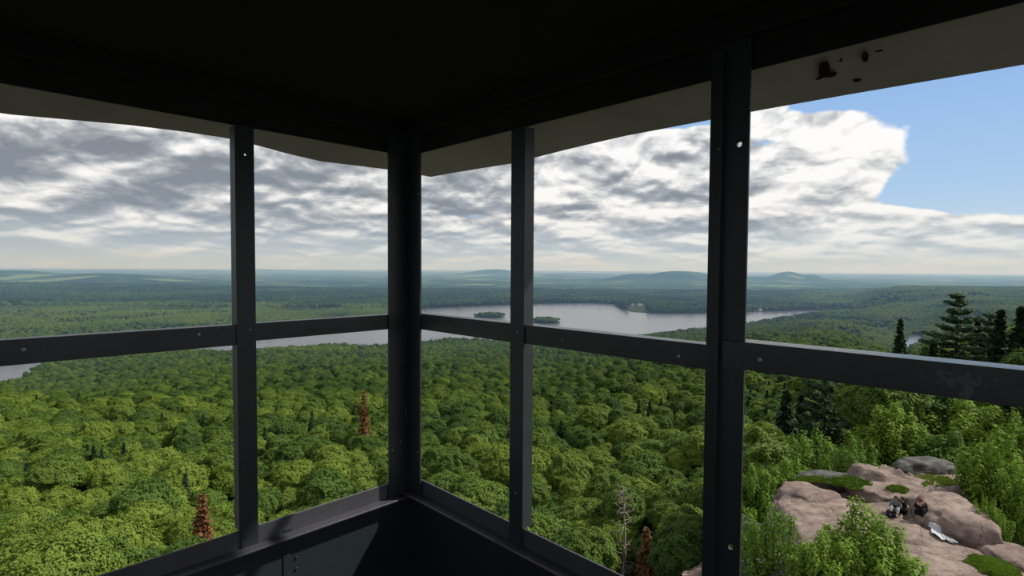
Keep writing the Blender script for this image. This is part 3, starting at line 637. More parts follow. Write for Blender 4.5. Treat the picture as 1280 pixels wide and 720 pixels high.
def person(lab, px, py, Y, rz, hair, top, legs_m, pose):
    a = on_rock(px, py); root = empty('person', (a.x, a.y, a.z), rz); tag(root, lab, 'person', 'people sitting on the rock')
    J = {'pel': ((0, 0, .13), (.15, .12)), 'sp': ((0, -.03, .33), (.125, .10)), 'ch': ((0, -.02, .50), (.15, .10)), 'nb': ((0, .0, .62), .055), 'nt': ((0, .015, .68), .05), 'hd': ((0, .035, .77), (.075, .088)), 'tp': ((0, .03, .85), (.06, .07)), 'no': ((0, .125, .755), .012)}
    E_ = [('pel', 'sp'), ('sp', 'ch'), ('ch', 'nb'), ('nb', 'nt'), ('nt', 'hd'), ('hd', 'tp'), ('hd', 'no')]
    arms, legs = pose
    for s, (el_, ha) in zip((-1, 1), arms):
        n_ = 'l' if s < 0 else 'r'; J['s'+n_] = ((s*.17, -.02, .56), .055); J['e'+n_] = (el_, .042); J['w'+n_] = (ha, .027); E_ += [('ch', 's'+n_), ('s'+n_, 'e'+n_), ('e'+n_, 'w'+n_)]
        d = (Vector(ha)-Vector(el_)).normalized(); sd_ = d.cross(Vector((0, 0, 1))).normalized(); J['p'+n_] = (tuple(Vector(ha)+d*.06), (.036, .018)); E_.append(('w'+n_, 'p'+n_))
        for f_ in range(5):
            b0 = Vector(ha)+d*(.06 if f_ else .03); o_ = sd_*(.018*(f_-2.5) if f_ else .035*s); L = (.05, .07, .078, .072, .056)[f_]; c1 = b0+o_+d*L*.45+(sd_*.03*s if not f_ else Vector()); c2 = c1+d*L*.5+Vector((0, 0, -.018))
            J['f%s%d' % (n_, f_)] = (tuple(c1), .0095); J['g%s%d' % (n_, f_)] = (tuple(c2), .008); E_ += [('p'+n_ if f_ else 'w'+n_, 'f%s%d' % (n_, f_)), ('f%s%d' % (n_, f_), 'g%s%d' % (n_, f_))]
    for s, (kn, an) in zip((-1, 1), legs):
        n_ = 'l' if s < 0 else 'r'; J['h'+n_] = ((s*.09, .03, .11), .085); J['k'+n_] = (kn, .06); J['a'+n_] = (an, .042); t_ = Vector(an)+Vector((0, .16, -.02)); J['t'+n_] = (tuple(t_), (.04, .025)); E_ += [('pel', 'h'+n_), ('h'+n_, 'k'+n_), ('k'+n_, 'a'+n_), ('a'+n_, 't'+n_)]
    skin_mesh('body', J, E_, 'pel', M_SKIN, root)
    gr = lambda k, g: (J[k][0], tuple(v+g for v in J[k][1]) if isinstance(J[k][1], tuple) else J[k][1]+g)
    ks = ['pel', 'sp', 'ch', 'sl', 'sr', 'el', 'er']; K = {k: gr(k, .034) for k in ks}; K['nb'] = ((0, 0, .61), .072); ed = [('pel', 'sp'), ('sp', 'ch'), ('ch', 'nb'), ('ch', 'sl'), ('sl', 'el'), ('ch', 'sr'), ('sr', 'er')]
    if top is not M_LIGHT:
        for n_ in 'lr': K['w'+n_] = (tuple(Vector(J['e'+n_][0]).lerp(Vector(J['w'+n_][0]), .9)), .036); ed.append(('e'+n_, 'w'+n_))
    skin_mesh('jacket', K, ed, 'pel', top, root)
    K = {'pel': ((0, 0, .12), (.175, .14))}; ed = []
    for n_ in 'lr': K['h'+n_] = gr('h'+n_, .026); K['k'+n_] = gr('k'+n_, .022); K['a'+n_] = (tuple(Vector(J['k'+n_][0]).lerp(Vector(J['a'+n_][0]), .92)), .055); ed += [('pel', 'h'+n_), ('h'+n_, 'k'+n_), ('k'+n_, 'a'+n_)]
    skin_mesh('trousers', K, ed, 'pel', legs_m, root)
    for n_ in 'lr':
        A_ = Vector(J['a'+n_][0]); skin_mesh('shoe', {'a': (tuple(A_-Vector((0, .03, .01))), .05), 'b': (tuple(A_+Vector((0, .08, -.02))), (.05, .04)), 'c': (tuple(A_+Vector((0, .19, -.03))), (.042, .032))}, [('a', 'b'), ('b', 'c')], 'a', M_BLACK, root, 1)
    V, T = ico(4); hv = V*np.array([.092, .108, .10])*(1+.05*noise(V*5, 3))[:, None]; hv[:, 2] += .80; hv[:, 1] += .018; front = (hv[:, 1] > .07) & (hv[:, 2] < .84); hv[front, 1] = .07
    low = hv[:, 2] < .78; hv[low, 1] -= .02; o = link('hair', mesh_np('hair', hv, T), hair, root)
    return root
sit = lambda: ([((-.24, .10, .36), (-.12, .30, .34)), ((.24, .10, .36), (.12, .30, .34))], [((-.16, .40, .38), (-.14, .62, .06)), ((.16, .40, .38), (.14, .62, .06))])
lean = ([((-.26, .0, .34), (-.22, .26, .26)), ((.22, .16, .44), (.10, .20, .70))], [((-.14, .44, .20), (-.10, .84, .07)), ((.14, .42, .30), (.14, .78, .07))])
# heads and seats as the photo shows them: two together on the left, one by itself on the right
person('person in grey top with dark hair sitting at the left, upright', 1119.5, 640, 29.6, 2.4, M_HAIRD, M_GREYC, M_LIGHT, sit())
person('person in black sitting close beside the grey-topped person', 1127.5, 641, 29.0, 1.9, M_HAIRD, M_BLACK, M_BLACK, sit())
person('person with reddish hair in dark clothes sitting alone, one arm raised', 1150, 644, 28.6, -1.25, M_HAIRR, M_BLACK, M_BLACK, lean)
# bag and sheet
a = on_rock(1113.5, 646); V, T = ico(4); W_ = np.sign(V)*np.abs(V)**.7*np.array([.24, .15, .19])*(1+.10*noise(V*3, 2))[:, None]
bag = link('bag', mesh_np('bag', W_, T), M_BLUE); bag.location = (a.x, a.y, a.z+.16); tag(bag, 'dark bag lying left of the two people sitting together', 'bag')
o = link('flap', mesh_np('flap', *[q for q in (np.sign(V)*np.abs(V)**.6*np.array([.20, .16, .05])+np.array([0, 0, .15]), T)]), M_BLACK, bag)
c_, _ = None, None
gx = np.linspace(-1, 1, 60); gy = np.linspace(-1, 1, 34); GX, GY = np.meshgrid(gx, gy); qx, qy = GX.ravel(), GY.ravel()
h0 = on_rock(1177, 672); x0, y0 = h0.x, h0.y; q = np.stack([qx*2.0, qy*2.0, 0*qx], 1); zz_ = .07*noise(q*1.3, 5)+.04*noise(q*3.1, 6)+.15
edge = 1+.55*noise(q*1.0+4, 9); px_ = qx*.30*edge; py_ = qy*.20*edge*(1-.45*qx)
ca, sa_ = math.cos(-.75), math.sin(-.75); X1 = px_*ca-py_*sa_*1.0; Y1 = (px_*sa_+py_*ca)*1.9
bpy.context.view_layer.update(); dgx = bpy.context.evaluated_depsgraph_get()
zr = []
for xx, yy in zip(X1+x0, Y1+y0):
    h_, p_, *_ = SC.ray_cast(dgx, Vector((xx, yy, -7)), Vector((0, 0, -1)), distance=20); zr.append(p_.z if h_ else -11.6)
zr = np.array(zr); zr = np.clip(zr, np.median(zr)-.10, np.median(zr)+.30)
i = np.arange(len(qx)).reshape(34, 60); Q_ = np.stack([i[:-1, :-1].ravel(), i[:-1, 1:].ravel(), i[1:, 1:].ravel(), i[1:, :-1].ravel()], 1)
sh = link('cloth_sheet', mesh_np('cloth_sheet', np.stack([X1+x0, Y1+y0, np.array(zr)+zz_*.9+.0], 1), Q_), plain('pale_cloth', (.55, .57, .60), .8, .2, .05)); m = sh.modifiers.new('t', 'SOLIDIFY'); m.thickness = .006
tag(sh, 'pale bluish white crumpled sheet lying on the rock below the boulder', 'sheet')
# bushes
SP = {}
for key, kw in (('pointed', dict(seed=2, w=2.3, h=5.0, stems=34, per=760, leaf=.085, pointed=True)), ('round', dict(seed=5, w=1.7, h=2.6, stems=20, per=520, leaf=.075)), ('airy', dict(seed=8, w=1.5, h=2.6, stems=12, per=300, leaf=.07))):
    e = empty('shrub'); (gV, gT), (wV, wT) = shrub_shape(**kw); link('foliage', mesh_np('shrub_foliage', gV, gT), M_SHRUB, e); link('stems', mesh_np('shrub_stems', wV, wT), M_BARK, e); SP[key] = [e, kw['w'], kw['h'], False]
def shrub(key, lab, px, top, base, wpx, Y, tn, rz=0, grp='bushes around the summit rock'):
    e, w, h, used_ = SP[key]; t = copy_tree(e) if used_ else e; SP[key][3] = True
    a = at_depth(px, base, Y); zt = at_depth(px, top, Y).z; zb = min(a.z, zt-.8); t.location = (a.x, Y, zb); s = wpx/672*Y*.5/w
    t.scale = (s, s, (zt-zb)/h); t.rotation_euler = (0, 0, rz); t['tint'] = tn
    for c in t.children: c['tint'] = tn
    tag(t, lab, 'bush', grp)
shrub('pointed', 'large bright green pointed bush in front of the rock at the bottom', 1084, 612, 790, 168, 21, .85)
shrub('round', 'bright green bush left of the pointed bush at the bottom edge', 1030, 664, 760, 92, 20.5, .9, 1)
shrub('airy', 'leafy bush at the foot of the grey rock beside the post', 962, 622, 740, 92, 23.5, .45, 2)
shrub('round', 'rounded bright bush on the left rim behind the slab', 985, 573, 634, 70, 36, .75, 3)
shrub('airy', 'thin feathery bush at the back of the rock', 1066, 548, 604, 62, 36, .35, 4)
shrub('round', 'big light green bush at the right photo edge above the boulder', 1248, 540, 668, 108, 31, .8, 5)
shrub('round', 'low green bush right of the boulder', 1236, 622, 690, 48, 26.5, .7, 6)
shrub('airy', 'bush at the right photo edge below the big light bush', 1290, 560, 700, 80, 28, .7, 2.5)
shrub('airy', 'spreading bush behind the left rim of the rock', 1015, 536, 602, 86, 41, .6, .5)
shrub('round', 'green bush beside the post, left of the rock', 940, 580, 650, 62, 33, .5, 1.5)
shrub('airy', 'sprawling bush low beside the post, left of the rock', 930, 630, 730, 60, 27, .6, 3.5)
shrub('round', 'dark bush behind the back grey rock', 1190, 540, 600, 90, 40, .15, 4.5)
shrub('pointed', 'upright leafy bush behind the small pink peak', 1112, 490, 600, 110, 43, .95, 2)
shrub('round', 'wide light green tree-like bush behind the right side of the rock', 1205, 492, 620, 150, 44, .95, 1.2)
shrub('pointed', 'upright bush at the right photo edge under the rail', 1268, 505, 640, 90, 38, .8, 5)
# lakeside houses, far off on the point
def house(lab, px, py, Y, w, rz, wallc=(.75, .74, .70)):
    a = at_depth(px, py, Y); e = empty('house', (a.x, Y, gz(a.x, Y)), rz); tag(e, lab, 'house', 'houses by the lake')
    bm = bmn(); box(bm, -w/2, w/2, -4, 4, -6, 5.5); done('wall', bm, plain('white_clapboard', wallc, .8, .2, .04), e)
    bm = bmn(); v = [bm.verts.new(p_) for p_ in ((-w/2-.5, -4.6, 5.3), (w/2+.5, -4.6, 5.3), (w/2+.5, 4.6, 5.3), (-w/2-.5, 4.6, 5.3), (-w/2-.5, 0, 8.6), (w/2+.5, 0, 8.6))]
    for f_ in ((0, 1, 5, 4), (2, 3, 4, 5), (0, 4, 3), (1, 2, 5), (0, 3, 2, 1)): bm.faces.new([v[j] for j in f_])
    done('roof', bm, plain('grey_shingle', (.16, .16, .16), .9, .1), e)
    for j in range(3):
        bm = bmn(); box(bm, -w/2+w*(j+.5)/3-.6, -w/2+w*(j+.5)/3+.6, -4.08, -4, 1.8, 3.6); done('window', bm, plain('window_glass', (.03, .04, .05), .2, .5), e)
    bm = bmn(); box(bm, .9, 1.9, -4.1, -4, 0, 2.1) if w < 13 else box(bm, -w/2+.6, -w/2+1.6, -4.1, -4, 0, 2.1); done('door', bm, M_BARK, e)
house('larger white house on the wooded point across the lake', 800, 379, 2060, 20, .2)
house('small white house just left of the larger one on the point', 791, 380, 2050, 10, -.3)
house('pale house on the far shore right of the thick post', 950, 388.5, 1830, 11, .3)
# ------------------------------------------------------------------ lookout cab (local frame: x along the right wall, -y along the left wall, corner at 0)
CX, CY = -.339, 1.75; S = 2.13; SEAT = (CX, CY, 0)
def cab(o):
    o.location = SEAT; o.rotation_euler = (0, 0, -PI/4); return o
def with_holes(o, holes, depth_axis, r=.004):
    "real bolt holes cut through the steel"
    for h in holes:
        b = bmesh.new(); bmesh.ops.create_cone(b, cap_ends=True, segments=20, radius1=h[3] if len(h) > 3 else r, radius2=h[3] if len(h) > 3 else r, depth=.05)
        R_ = Matrix.Rotation(PI/2, 4, 'Y' if depth_axis == 'x' else 'X'); b.transform(Matrix.Translation(h[:3]) @ R_)
        cm = bpy.data.meshes.new('cut'); b.to_mesh(cm); b.free(); co = bpy.data.objects.new('cut', cm); COL.objects.link(co)
        m = o.modifiers.new('hole', 'BOOLEAN'); m.object = co; m.solver = 'EXACT'
        mw = o.matrix_world.copy(); o.matrix_world = Matrix(); bpy.context.view_layer.update()
        dg = bpy.context.evaluated_depsgraph_get(); nm = bpy.data.meshes.new_from_object(o.evaluated_get(dg)); o.modifiers.remove(m)
        o.data = nm; o.matrix_world = mw; bpy.data.objects.remove(co)
    return o
def screw(name, parent, p, axis, r=.0035):
    b = bmesh.new(); bmesh.ops.create_uvsphere(b, u_segments=12, v_segments=8, radius=r); bmesh.ops.scale(b, vec=(.45, 1, 1) if axis == 'x' else (1, .45, 1) if axis == 'y' else (1, 1, .45), verts=b.verts)
    bmesh.ops.translate(b, vec=p, verts=b.verts); o = done(name, b, M_SCREW, smooth=True); o.parent = parent; return o
ZH, ZS_L, ZS_R, ZR = 1.960, .908, .920, 1.452
CEIL = 2.055; t = .006
# floor, ceiling, walls below the sills
bm = bmn(); box(bm, -.03, S+.03, -S-.03, .03, -.06, 0); tag(cab(done('floor', bm, M_FLOOR)), 'dark painted cab floor', kind='structure')
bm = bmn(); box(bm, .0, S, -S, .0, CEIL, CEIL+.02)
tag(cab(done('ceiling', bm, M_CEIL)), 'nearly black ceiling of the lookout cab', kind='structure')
def wall(name, lab, x0, x1, y0, y1, z1):
    bm = bmn(); box(bm, x0, x1, y0, y1, -.02, z1); return tag(cab(done(name, bm, M_PANEL)), lab, kind='structure')
wl = wall('wall_left', 'dark slate painted sheet steel wall below the left sill', -.012, -.004, -S, .012, ZS_L-.02)
wall('wall_right', 'dark slate painted sheet steel wall below the right sill', -.0045, S, .004, .012, ZS_R-.02)
wall('wall_near_left', 'dark wall below the sill behind the viewer, left', -.0, S, -S-.012, -S-.004, ZS_L-.02)
wall('wall_near_right', 'dark wall below the sill behind the viewer, right', S+.004, S+.012, -S, 0, ZS_L-.02)
# lap seam of the left wall sheets with rivets
bm = bmn(); box(bm, -.0045, -.001, -.385-.024, -.385, .0, .872); sm_ = done('seam_strip', bm, M_PANEL, bevel=.0008); sm_.parent = wl
for k in range(9):
    screw('rivet', wl, (-.0008, -.372, .845-.032*k), 'x', .0038).data.materials[0] = M_PAINT
for k in range(9):
    screw('rivet', wl, (-.0008, -.397, .845-.05*k), 'x', .0026).data.materials[0] = M_PAINT
# sill angles: an upright lip outside and a level ledge into the room
def sill(lab, axis, z, L):
    bm = bmn()
    if axis == 'L': box(bm, -.008, -.002, -L, .0, z-.052, z); box(bm, -.002, .034, -L, -.0, z-.052, z-.046)
    elif axis == 'R': box(bm, 0, L, .002, .008, z-.052, z); box(bm, 0.0, L, -.034, .002, z-.052, z-.046)
    elif axis == 'NL': box(bm, 0, L, -S-.008, -S-.002, z-.052, z); box(bm, 0, L, -S-.002, -S+.034, z-.052, z-.046)
    else: box(bm, S+.002, S+.008, -L, 0, z-.052, z); box(bm, S-.034, S+.002, -L, 0, z-.052, z-.046)
    return tag(cab(done('sill_angle', bm, M_SILL, bevel=.0015)), lab, 'window sill', 'steel sills around the cab')
sill('grey steel sill ledge along the left wall, left of the corner post', 'L', ZS_L, S)
sill('grey steel sill ledge along the right wall, right of the corner post', 'R', ZS_R, S)
sill('steel sill of the wall behind the viewer on the left', 'NL', ZS_L, S)
sill('steel sill of the wall behind the viewer on the right', 'NR', ZS_L, S)
# header angles with a stepped inner flange under the ceiling
def header(lab, axis):
    bm = bmn()
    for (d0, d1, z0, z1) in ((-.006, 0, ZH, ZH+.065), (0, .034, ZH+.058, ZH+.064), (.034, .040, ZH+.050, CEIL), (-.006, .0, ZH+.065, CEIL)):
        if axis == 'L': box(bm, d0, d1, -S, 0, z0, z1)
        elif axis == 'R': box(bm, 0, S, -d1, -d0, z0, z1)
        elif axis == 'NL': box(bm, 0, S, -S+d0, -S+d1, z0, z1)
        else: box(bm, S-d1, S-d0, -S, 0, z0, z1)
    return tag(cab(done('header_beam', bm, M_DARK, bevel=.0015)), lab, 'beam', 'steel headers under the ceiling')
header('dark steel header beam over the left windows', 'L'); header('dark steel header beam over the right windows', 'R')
header('dark steel header behind the viewer on the left', 'NL'); header('dark steel header behind the viewer on the right', 'NR')
# posts
bm = bmn(); box(bm, .0, .076, -.0065, -.001, ZS_R-.046, ZH+.06); box(bm, .001, .0065, -.076, -.0, ZS_L-.046, ZH+.06)
cp = cab(done('corner_post', bm, M_PAINT))
with_holes(cp, [(.0, -.066, 1.825, .0024), (.066, 0, 1.825, .0024), (.062, -.004, .998, .0022)], 'x') if False else None
tag(cp, 'dark steel angle post standing in the corner between both walls', 'post')
for q in ((.0068, -.066, 1.832), (.0068, -.034, 1.036), (.0068, -.064, 1.016)): screw('bolt', cp, q, 'x', .0028)
for q in ((.066, -.0068, 1.832), (.064, -.0068, 1.010)): screw('bolt', cp, q, 'y', .0028)
bm = bmn()  # scraped paint on the corner post
for a_, b_, c_, d_ in ((.0066, .0070, 1.115, 1.145), (.0066, .0070, 1.10, 1.118)): box(bm, a_, b_, -.0135 if c_ > 1.11 else -.010, -.0105 if c_ > 1.11 else -.0085, c_, d_)
o = done('paint_scrape', bm, plain('scraped_primer', (.15, .16, .17))); o.parent = cp
for (xx, yy) in ((S, 0), (0, -S), (S, -S)):
    bm = bmn(); box(bm, min(xx, xx+(.076 if xx == 0 else -.076)), max(xx, xx+(.076 if xx == 0 else -.076)), yy+(-.006 if yy == 0 else 0), yy+(0 if yy == 0 else .006), .86, ZH+.06)
    box(bm, xx+(0 if xx == 0 else -.006), xx+(.006 if xx == 0 else 0), yy+(-.076 if yy == 0 else 0), yy+(0 if yy == 0 else .076), .86, ZH+.06)
    tag(cab(done('corner_post', bm, M_PAINT)), 'dark steel corner post outside the photo', 'post', 'corner posts behind the viewer')
# left mullion: face .477-.519 from the corner, its second flange turned outward at the far end
bm = bmn(); box(bm, .0, .005, -.519, -.477, ZS_L-.046, ZH+.001); box(bm, -.032, .005, -.524, -.519, ZS_L+.002, ZH-.001)
ml = cab(done('mullion', bm, M_PAINT)); bpy.context.view_layer.update()
with_holes(ml, [(.0025, -.4985, 1.888, .0030)], 'x'); tag(ml, 'narrow dark steel mullion in the left wall, left of the corner post', 'mullion')
screw('bolt', ml, (.0055, -.492, 1.436), 'x', .0022)
# right mullion
bm = bmn(); box(bm, .479, .523, -.005, .0, ZS_R-.046, ZH+.001); box(bm, .523, .528, -.005, .030, ZS_R+.002, ZH-.001)
mr = cab(done('mullion', bm, M_PAINT)); tag(mr, 'narrow dark steel mullion in the right wall between corner post and thick post', 'mullion')
for q in ((.505, -.0055, 1.436), (.503, -.0055, 1.010)): screw('bolt', mr, q, 'y', .0024)
# thick middle post of the right wall: two angles back to back with a rib standing into the room
bm = bmn(); box(bm, 1.013, 1.036, -.004, .001, ZS_R-.046, ZH+.08); box(bm, 1.038, 1.088, -.009, -.004, ZS_R-.046, ZH+.08); box(bm, 1.038, 1.043, -.020, -.004, ZS_R-.02, ZH+.04); box(bm, 1.013, 1.017, .001, .03, ZS_R+.002, ZH-.001)
mp = cab(done('middle_post', bm, M_PAINT)); bpy.context.view_layer.update()
with_holes(mp, [(1.0705, -.0065, 1.828, .0050), (1.0705, -.0065, 1.082, .0050)], 'y'); tag(mp, 'thick dark steel post with a rib and bolt holes in the right wall', 'post')
screw('bolt', mp, (1.032, -.0045, 1.826), 'y', .003)
for lab, q in (('mullion behind the viewer', [(S, k) for k in (.52, 1.05, 1.6)]), ('mullion behind viewer', [(-S, k) for k in (.52, 1.05, 1.6)])):
    for sgn, k in q:
        bm = bmn()
        if sgn > 0: box(bm, S-.005, S, -k-.022, -k+.022, .86, ZH+.03)
        else: box(bm, k-.022, k+.022, -S, -S+.005, .86, ZH+.03)
        tag(cab(done('mullion', bm, M_PAINT)), 'narrow steel mullion in the walls behind the viewer', 'mullion', 'mullions outside the photo')
for k in (1.05, 1.6):
    bm = bmn(); box(bm, .0, .005, -k-.022, -k+.022, .86, ZH+.03); tag(cab(done('mullion', bm, M_PAINT)), 'steel mullion of the left wall outside the photo', 'mullion', 'mullions outside the photo')
bm = bmn(); box(bm, 1.58, 1.62, -.005, 0, .87, ZH+.03); tag(cab(done('mullion', bm, M_PAINT)), 'steel mullion of the right wall outside the photo', 'mullion', 'mullions outside the photo')
# rails: upright face with a top flange turned outward
def rail(lab, wallside, a0, a1, z, h, off, screws, mat=M_RAIL, fl=.034, lip=False):
    bm = bmn(); d = off
    if wallside == 'L':
        box(bm, d-.001, d+.005, -a1, -a0, z-h, z); box(bm, d-fl, d-.001, -a1, -a0, z-.005, z)
        if lip: box(bm, d-.02, d-.001, -a1, -a0, z-h-.001, z-h+.003)
    else:
        box(bm, a0, a1, -d-.005, -d+.001, z-h, z); box(bm, a0, a1, -d+.001, -d+fl, z-.005, z)
    o = cab(done('window_rail', bm, mat, bevel=.0008)); tag(o, lab, 'rail')
    for s in screws: screw('screw', o, (d+.0054, -s[0], s[1]) if wallside == 'L' else (s[0], -d-.0054, s[1]), 'x' if wallside == 'L' else 'y', s[2] if len(s) > 2 else .0026)
    return o
rail('dark steel rail crossing the left wall, left of the mullion', 'L', .519, 1.05, ZR-.002, .052, -.004, [(.93, 1.428, .004), (.61, 1.433, .0035)])
rail('short dark steel rail between left mullion and corner post', 'L', .0, .477, ZR-.001, .046, -.004, [], lip=True)
rail('short dark steel rail between corner post and narrow right mullion', 'R', .0, .479, ZR+.003, .050, -.004, [(.03, 1.43, .0015)])
rail('dark steel rail between narrow right mullion and thick post', 'R', .523, 1.030, ZR+.003, .048, -.004, [(.655, 1.430, .0025), (.955, 1.426, .0035)])
rail('dark steel rail with scratched paint right of the thick post', 'R', 1.050, S, ZR+.017, .050, .010, [(1.118, 1.441, .0038)], M_PAINT_CHIP, fl=.045)
rail('steel rail of the left wall outside the photo', 'L', 1.05, S, ZR-.002, .052, -.004, [])
# roof: pyramid of sheet steel, its eave sagging in waves
OV = .34; NSEG = 60
def wave(pts, v): return float(np.interp(v, [p[0] for p in pts], [p[1] for p in pts]))
WL = [(-.385, 1.976), (-.157, 1.980), (.0, 1.976), (.134, 1.972), (.26, 1.982), (.349, 1.993), (.42, 2.000), (.56, 1.998), (.688, 1.992), (.945, 1.970), (1.4, 1.985), (S+OV, 1.98)]
WR = [(-.385, 1.976), (-.20, 1.975), (-.033, 1.972), (.136, 1.968), (.231, 1.973), (.42, 1.981), (.594, 1.986), (.846, 1.984), (.952, 1.984), (1.15, 1.980), (1.433, 1.972), (S+OV, 1.97)]
ZW = 2.062; APEX = Vector((S/2, -S/2, 2.50))
bm = bmn()
def side_pts(k, v):
    "outer edge point and the point over the wall, v metres along the wall from its first corner"
    lo, hi = -OV, S+OV; f_ = (v-lo)/(hi-lo); w = f_*S
    if k == 0: return (-OV, -v, wave(WL, v)), (0, -w, ZW)
    if k == 1: return (v, OV, wave(WR, v)), (w, 0, ZW)
    if k == 2: return (S+OV, -v, 1.98), (S, -w, ZW)
    return (v, -S-OV, 1.98), (w, -S, ZW)
for k in range(4):
    prev = None
    for i in range(NSEG+1):
        v = -OV+(S+2*OV)*i/NSEG; e, w = side_pts(k, v)
        a = bm.verts.new(e); m_ = bm.verts.new([(e[j]*.5+w[j]*.5) for j in range(2)]+[e[2]*.35+w[2]*.65]); b = bm.verts.new(w); c = bm.verts.new([w[j]*.5+APEX[j]*.5 for j in range(3)]); d = bm.verts.new(tuple(APEX))
        rl = bm.verts.new((e[0], e[1], e[2]+.006))
        cur = (rl, a, m_, b, c, d)
        if prev:
            for j in range(1, 5): bm.faces.new((prev[j], cur[j], cur[j+1], prev[j+1]))
        prev = cur
bmesh.ops.remove_doubles(bm, verts=bm.verts, dist=.0005)
loose = [v for v in bm.verts if not v.link_faces]; bmesh.ops.delete(bm, geom=loose, context='VERTS')
bmesh.ops.recalc_face_normals(bm, faces=bm.faces[:])
me = bpy.data.meshes.new('roof'); bm.to_mesh(me); bm.free(); rf = cab(link('roof', me, M_SOFFIT)); m = rf.modifiers.new('sheet', 'SOLIDIFY'); m.thickness = .004; m.offset = 0
me.polygons.foreach_set('use_smooth', np.full(len(me.polygons), True)); es = rf.modifiers.new('es', 'EDGE_SPLIT'); es.split_angle = .3
tag(rf, 'weathered grey sheet steel roof eave hanging over the windows', kind='structure')
# dark spots where the paint has come off the eave, over the right wall
def eave_pt(px, py):
    "point on the right eave's underside, in the cab frame"
    d = fwd*F+rgt*(px-640)+upv*(360-py); o_ = Vector((0, 0, EYE)); dv = Vector(d)
    R_ = Matrix.Rotation(PI/4, 3, 'Z'); o2 = R_ @ (o_-Vector(SEAT)); d2 = R_ @ dv
    n = Vector((0, (ZW-1.984), OV)).normalized(); p0 = Vector((0, 0, ZW)); tt = (p0-o2).dot(n)/d2.dot(n); return o2+d2*tt-n*.004
def spot(pts):
    bm = bmn(); vs_ = [bm.verts.new(eave_pt(*q)) for q in pts]; f_ = bm.faces.new(vs_); r_ = bmesh.ops.extrude_face_region(bm, geom=[f_]); bmesh.ops.translate(bm, vec=(0, 0, -.0012), verts=[v for v in r_['geom'] if isinstance(v, bmesh.types.BMVert)])
    o = done('paint_loss', bm, M_FLAKE); o.parent = rf; return o
spot([(1019, 97), (1024, 93), (1024, 82), (1026, 75), (1035, 74), (1037, 79), (1038, 87), (1046, 88), (1045, 92), (1037, 94), (1030, 94), (1024, 97)])
spot([(1078, 64), (1083, 61), (1086, 66), (1085, 73), (1080, 75), (1077, 70)])
spot([(1066, 97), (1077, 96), (1075, 99), (1068, 100)]); spot([(1049, 74), (1053, 68), (1053, 74)]); spot([(1094, 61), (1104, 59), (1103, 61), (1096, 62)])
# geometry nodes of the forest
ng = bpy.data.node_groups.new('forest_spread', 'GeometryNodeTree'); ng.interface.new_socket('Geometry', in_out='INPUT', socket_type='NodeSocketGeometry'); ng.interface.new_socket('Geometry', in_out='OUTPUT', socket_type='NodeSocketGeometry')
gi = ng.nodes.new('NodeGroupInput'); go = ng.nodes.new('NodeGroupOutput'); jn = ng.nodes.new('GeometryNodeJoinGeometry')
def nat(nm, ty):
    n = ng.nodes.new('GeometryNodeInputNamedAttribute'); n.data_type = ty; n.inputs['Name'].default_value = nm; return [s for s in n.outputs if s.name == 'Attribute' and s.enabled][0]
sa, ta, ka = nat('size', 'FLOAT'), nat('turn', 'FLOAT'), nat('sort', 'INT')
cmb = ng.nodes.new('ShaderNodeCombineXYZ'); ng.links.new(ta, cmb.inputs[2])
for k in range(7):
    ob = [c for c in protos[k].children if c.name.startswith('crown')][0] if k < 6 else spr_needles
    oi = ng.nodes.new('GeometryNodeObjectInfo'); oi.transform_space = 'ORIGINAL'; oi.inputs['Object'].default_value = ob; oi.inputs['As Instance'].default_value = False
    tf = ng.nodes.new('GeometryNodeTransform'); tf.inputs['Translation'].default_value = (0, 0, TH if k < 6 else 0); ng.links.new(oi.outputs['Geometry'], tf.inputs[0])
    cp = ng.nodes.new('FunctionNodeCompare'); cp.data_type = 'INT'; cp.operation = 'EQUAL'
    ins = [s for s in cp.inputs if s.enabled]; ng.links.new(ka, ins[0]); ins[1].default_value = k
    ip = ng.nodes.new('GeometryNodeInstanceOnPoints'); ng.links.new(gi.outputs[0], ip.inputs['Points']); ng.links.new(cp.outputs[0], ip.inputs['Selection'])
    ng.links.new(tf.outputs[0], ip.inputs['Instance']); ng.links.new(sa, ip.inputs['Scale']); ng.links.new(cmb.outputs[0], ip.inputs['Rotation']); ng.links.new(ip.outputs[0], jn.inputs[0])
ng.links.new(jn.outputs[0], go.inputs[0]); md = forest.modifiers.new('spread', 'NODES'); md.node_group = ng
# ------------------------------------------------------------------ sky and sun
def az_el(px, py):
    d = fwd*F+rgt*(px-640)+upv*(360-py); d /= np.linalg.norm(d); return d
W = bpy.data.worlds.new('sky'); SC.world = W; W.use_nodes = True; T = W.node_tree; T.nodes.clear()
N = NT.__new__(NT); N.t = T
tc = T.nodes.new('ShaderNodeTexCoord').outputs['Generated']; x, y, zc = sep(N, tc)
el = N.math('MAXIMUM', zc, 0.0); inv = N.math('DIVIDE', 1.0, N.math('ADD', el, .22))
cb = T.nodes.new('ShaderNodeCombineXYZ'); T.links.new(N.math('MULTIPLY', x, inv), cb.inputs[0]); T.links.new(N.math('MULTIPLY', y, inv), cb.inputs[1])
p = cb.outputs[0]
def off(v, ox, oy, oz=0):
    a = T.nodes.new('ShaderNodeVectorMath'); a.operation = 'ADD'; a.inputs[1].default_value = (ox, oy, oz); T.links.new(v, a.inputs[0]); return a.outputs[0]
AZ = N.math('ARCTAN2', x, y)
cq = T.nodes.new('ShaderNodeCombineXYZ'); T.links.new(N.math('MULTIPLY', AZ, 5.2), cq.inputs[0]); T.links.new(N.math('MULTIPLY', N.math('LOGARITHM', N.math('ADD', el, .12), math.e), 3.0), cq.inputs[1]); q_ = cq.outputs[0]
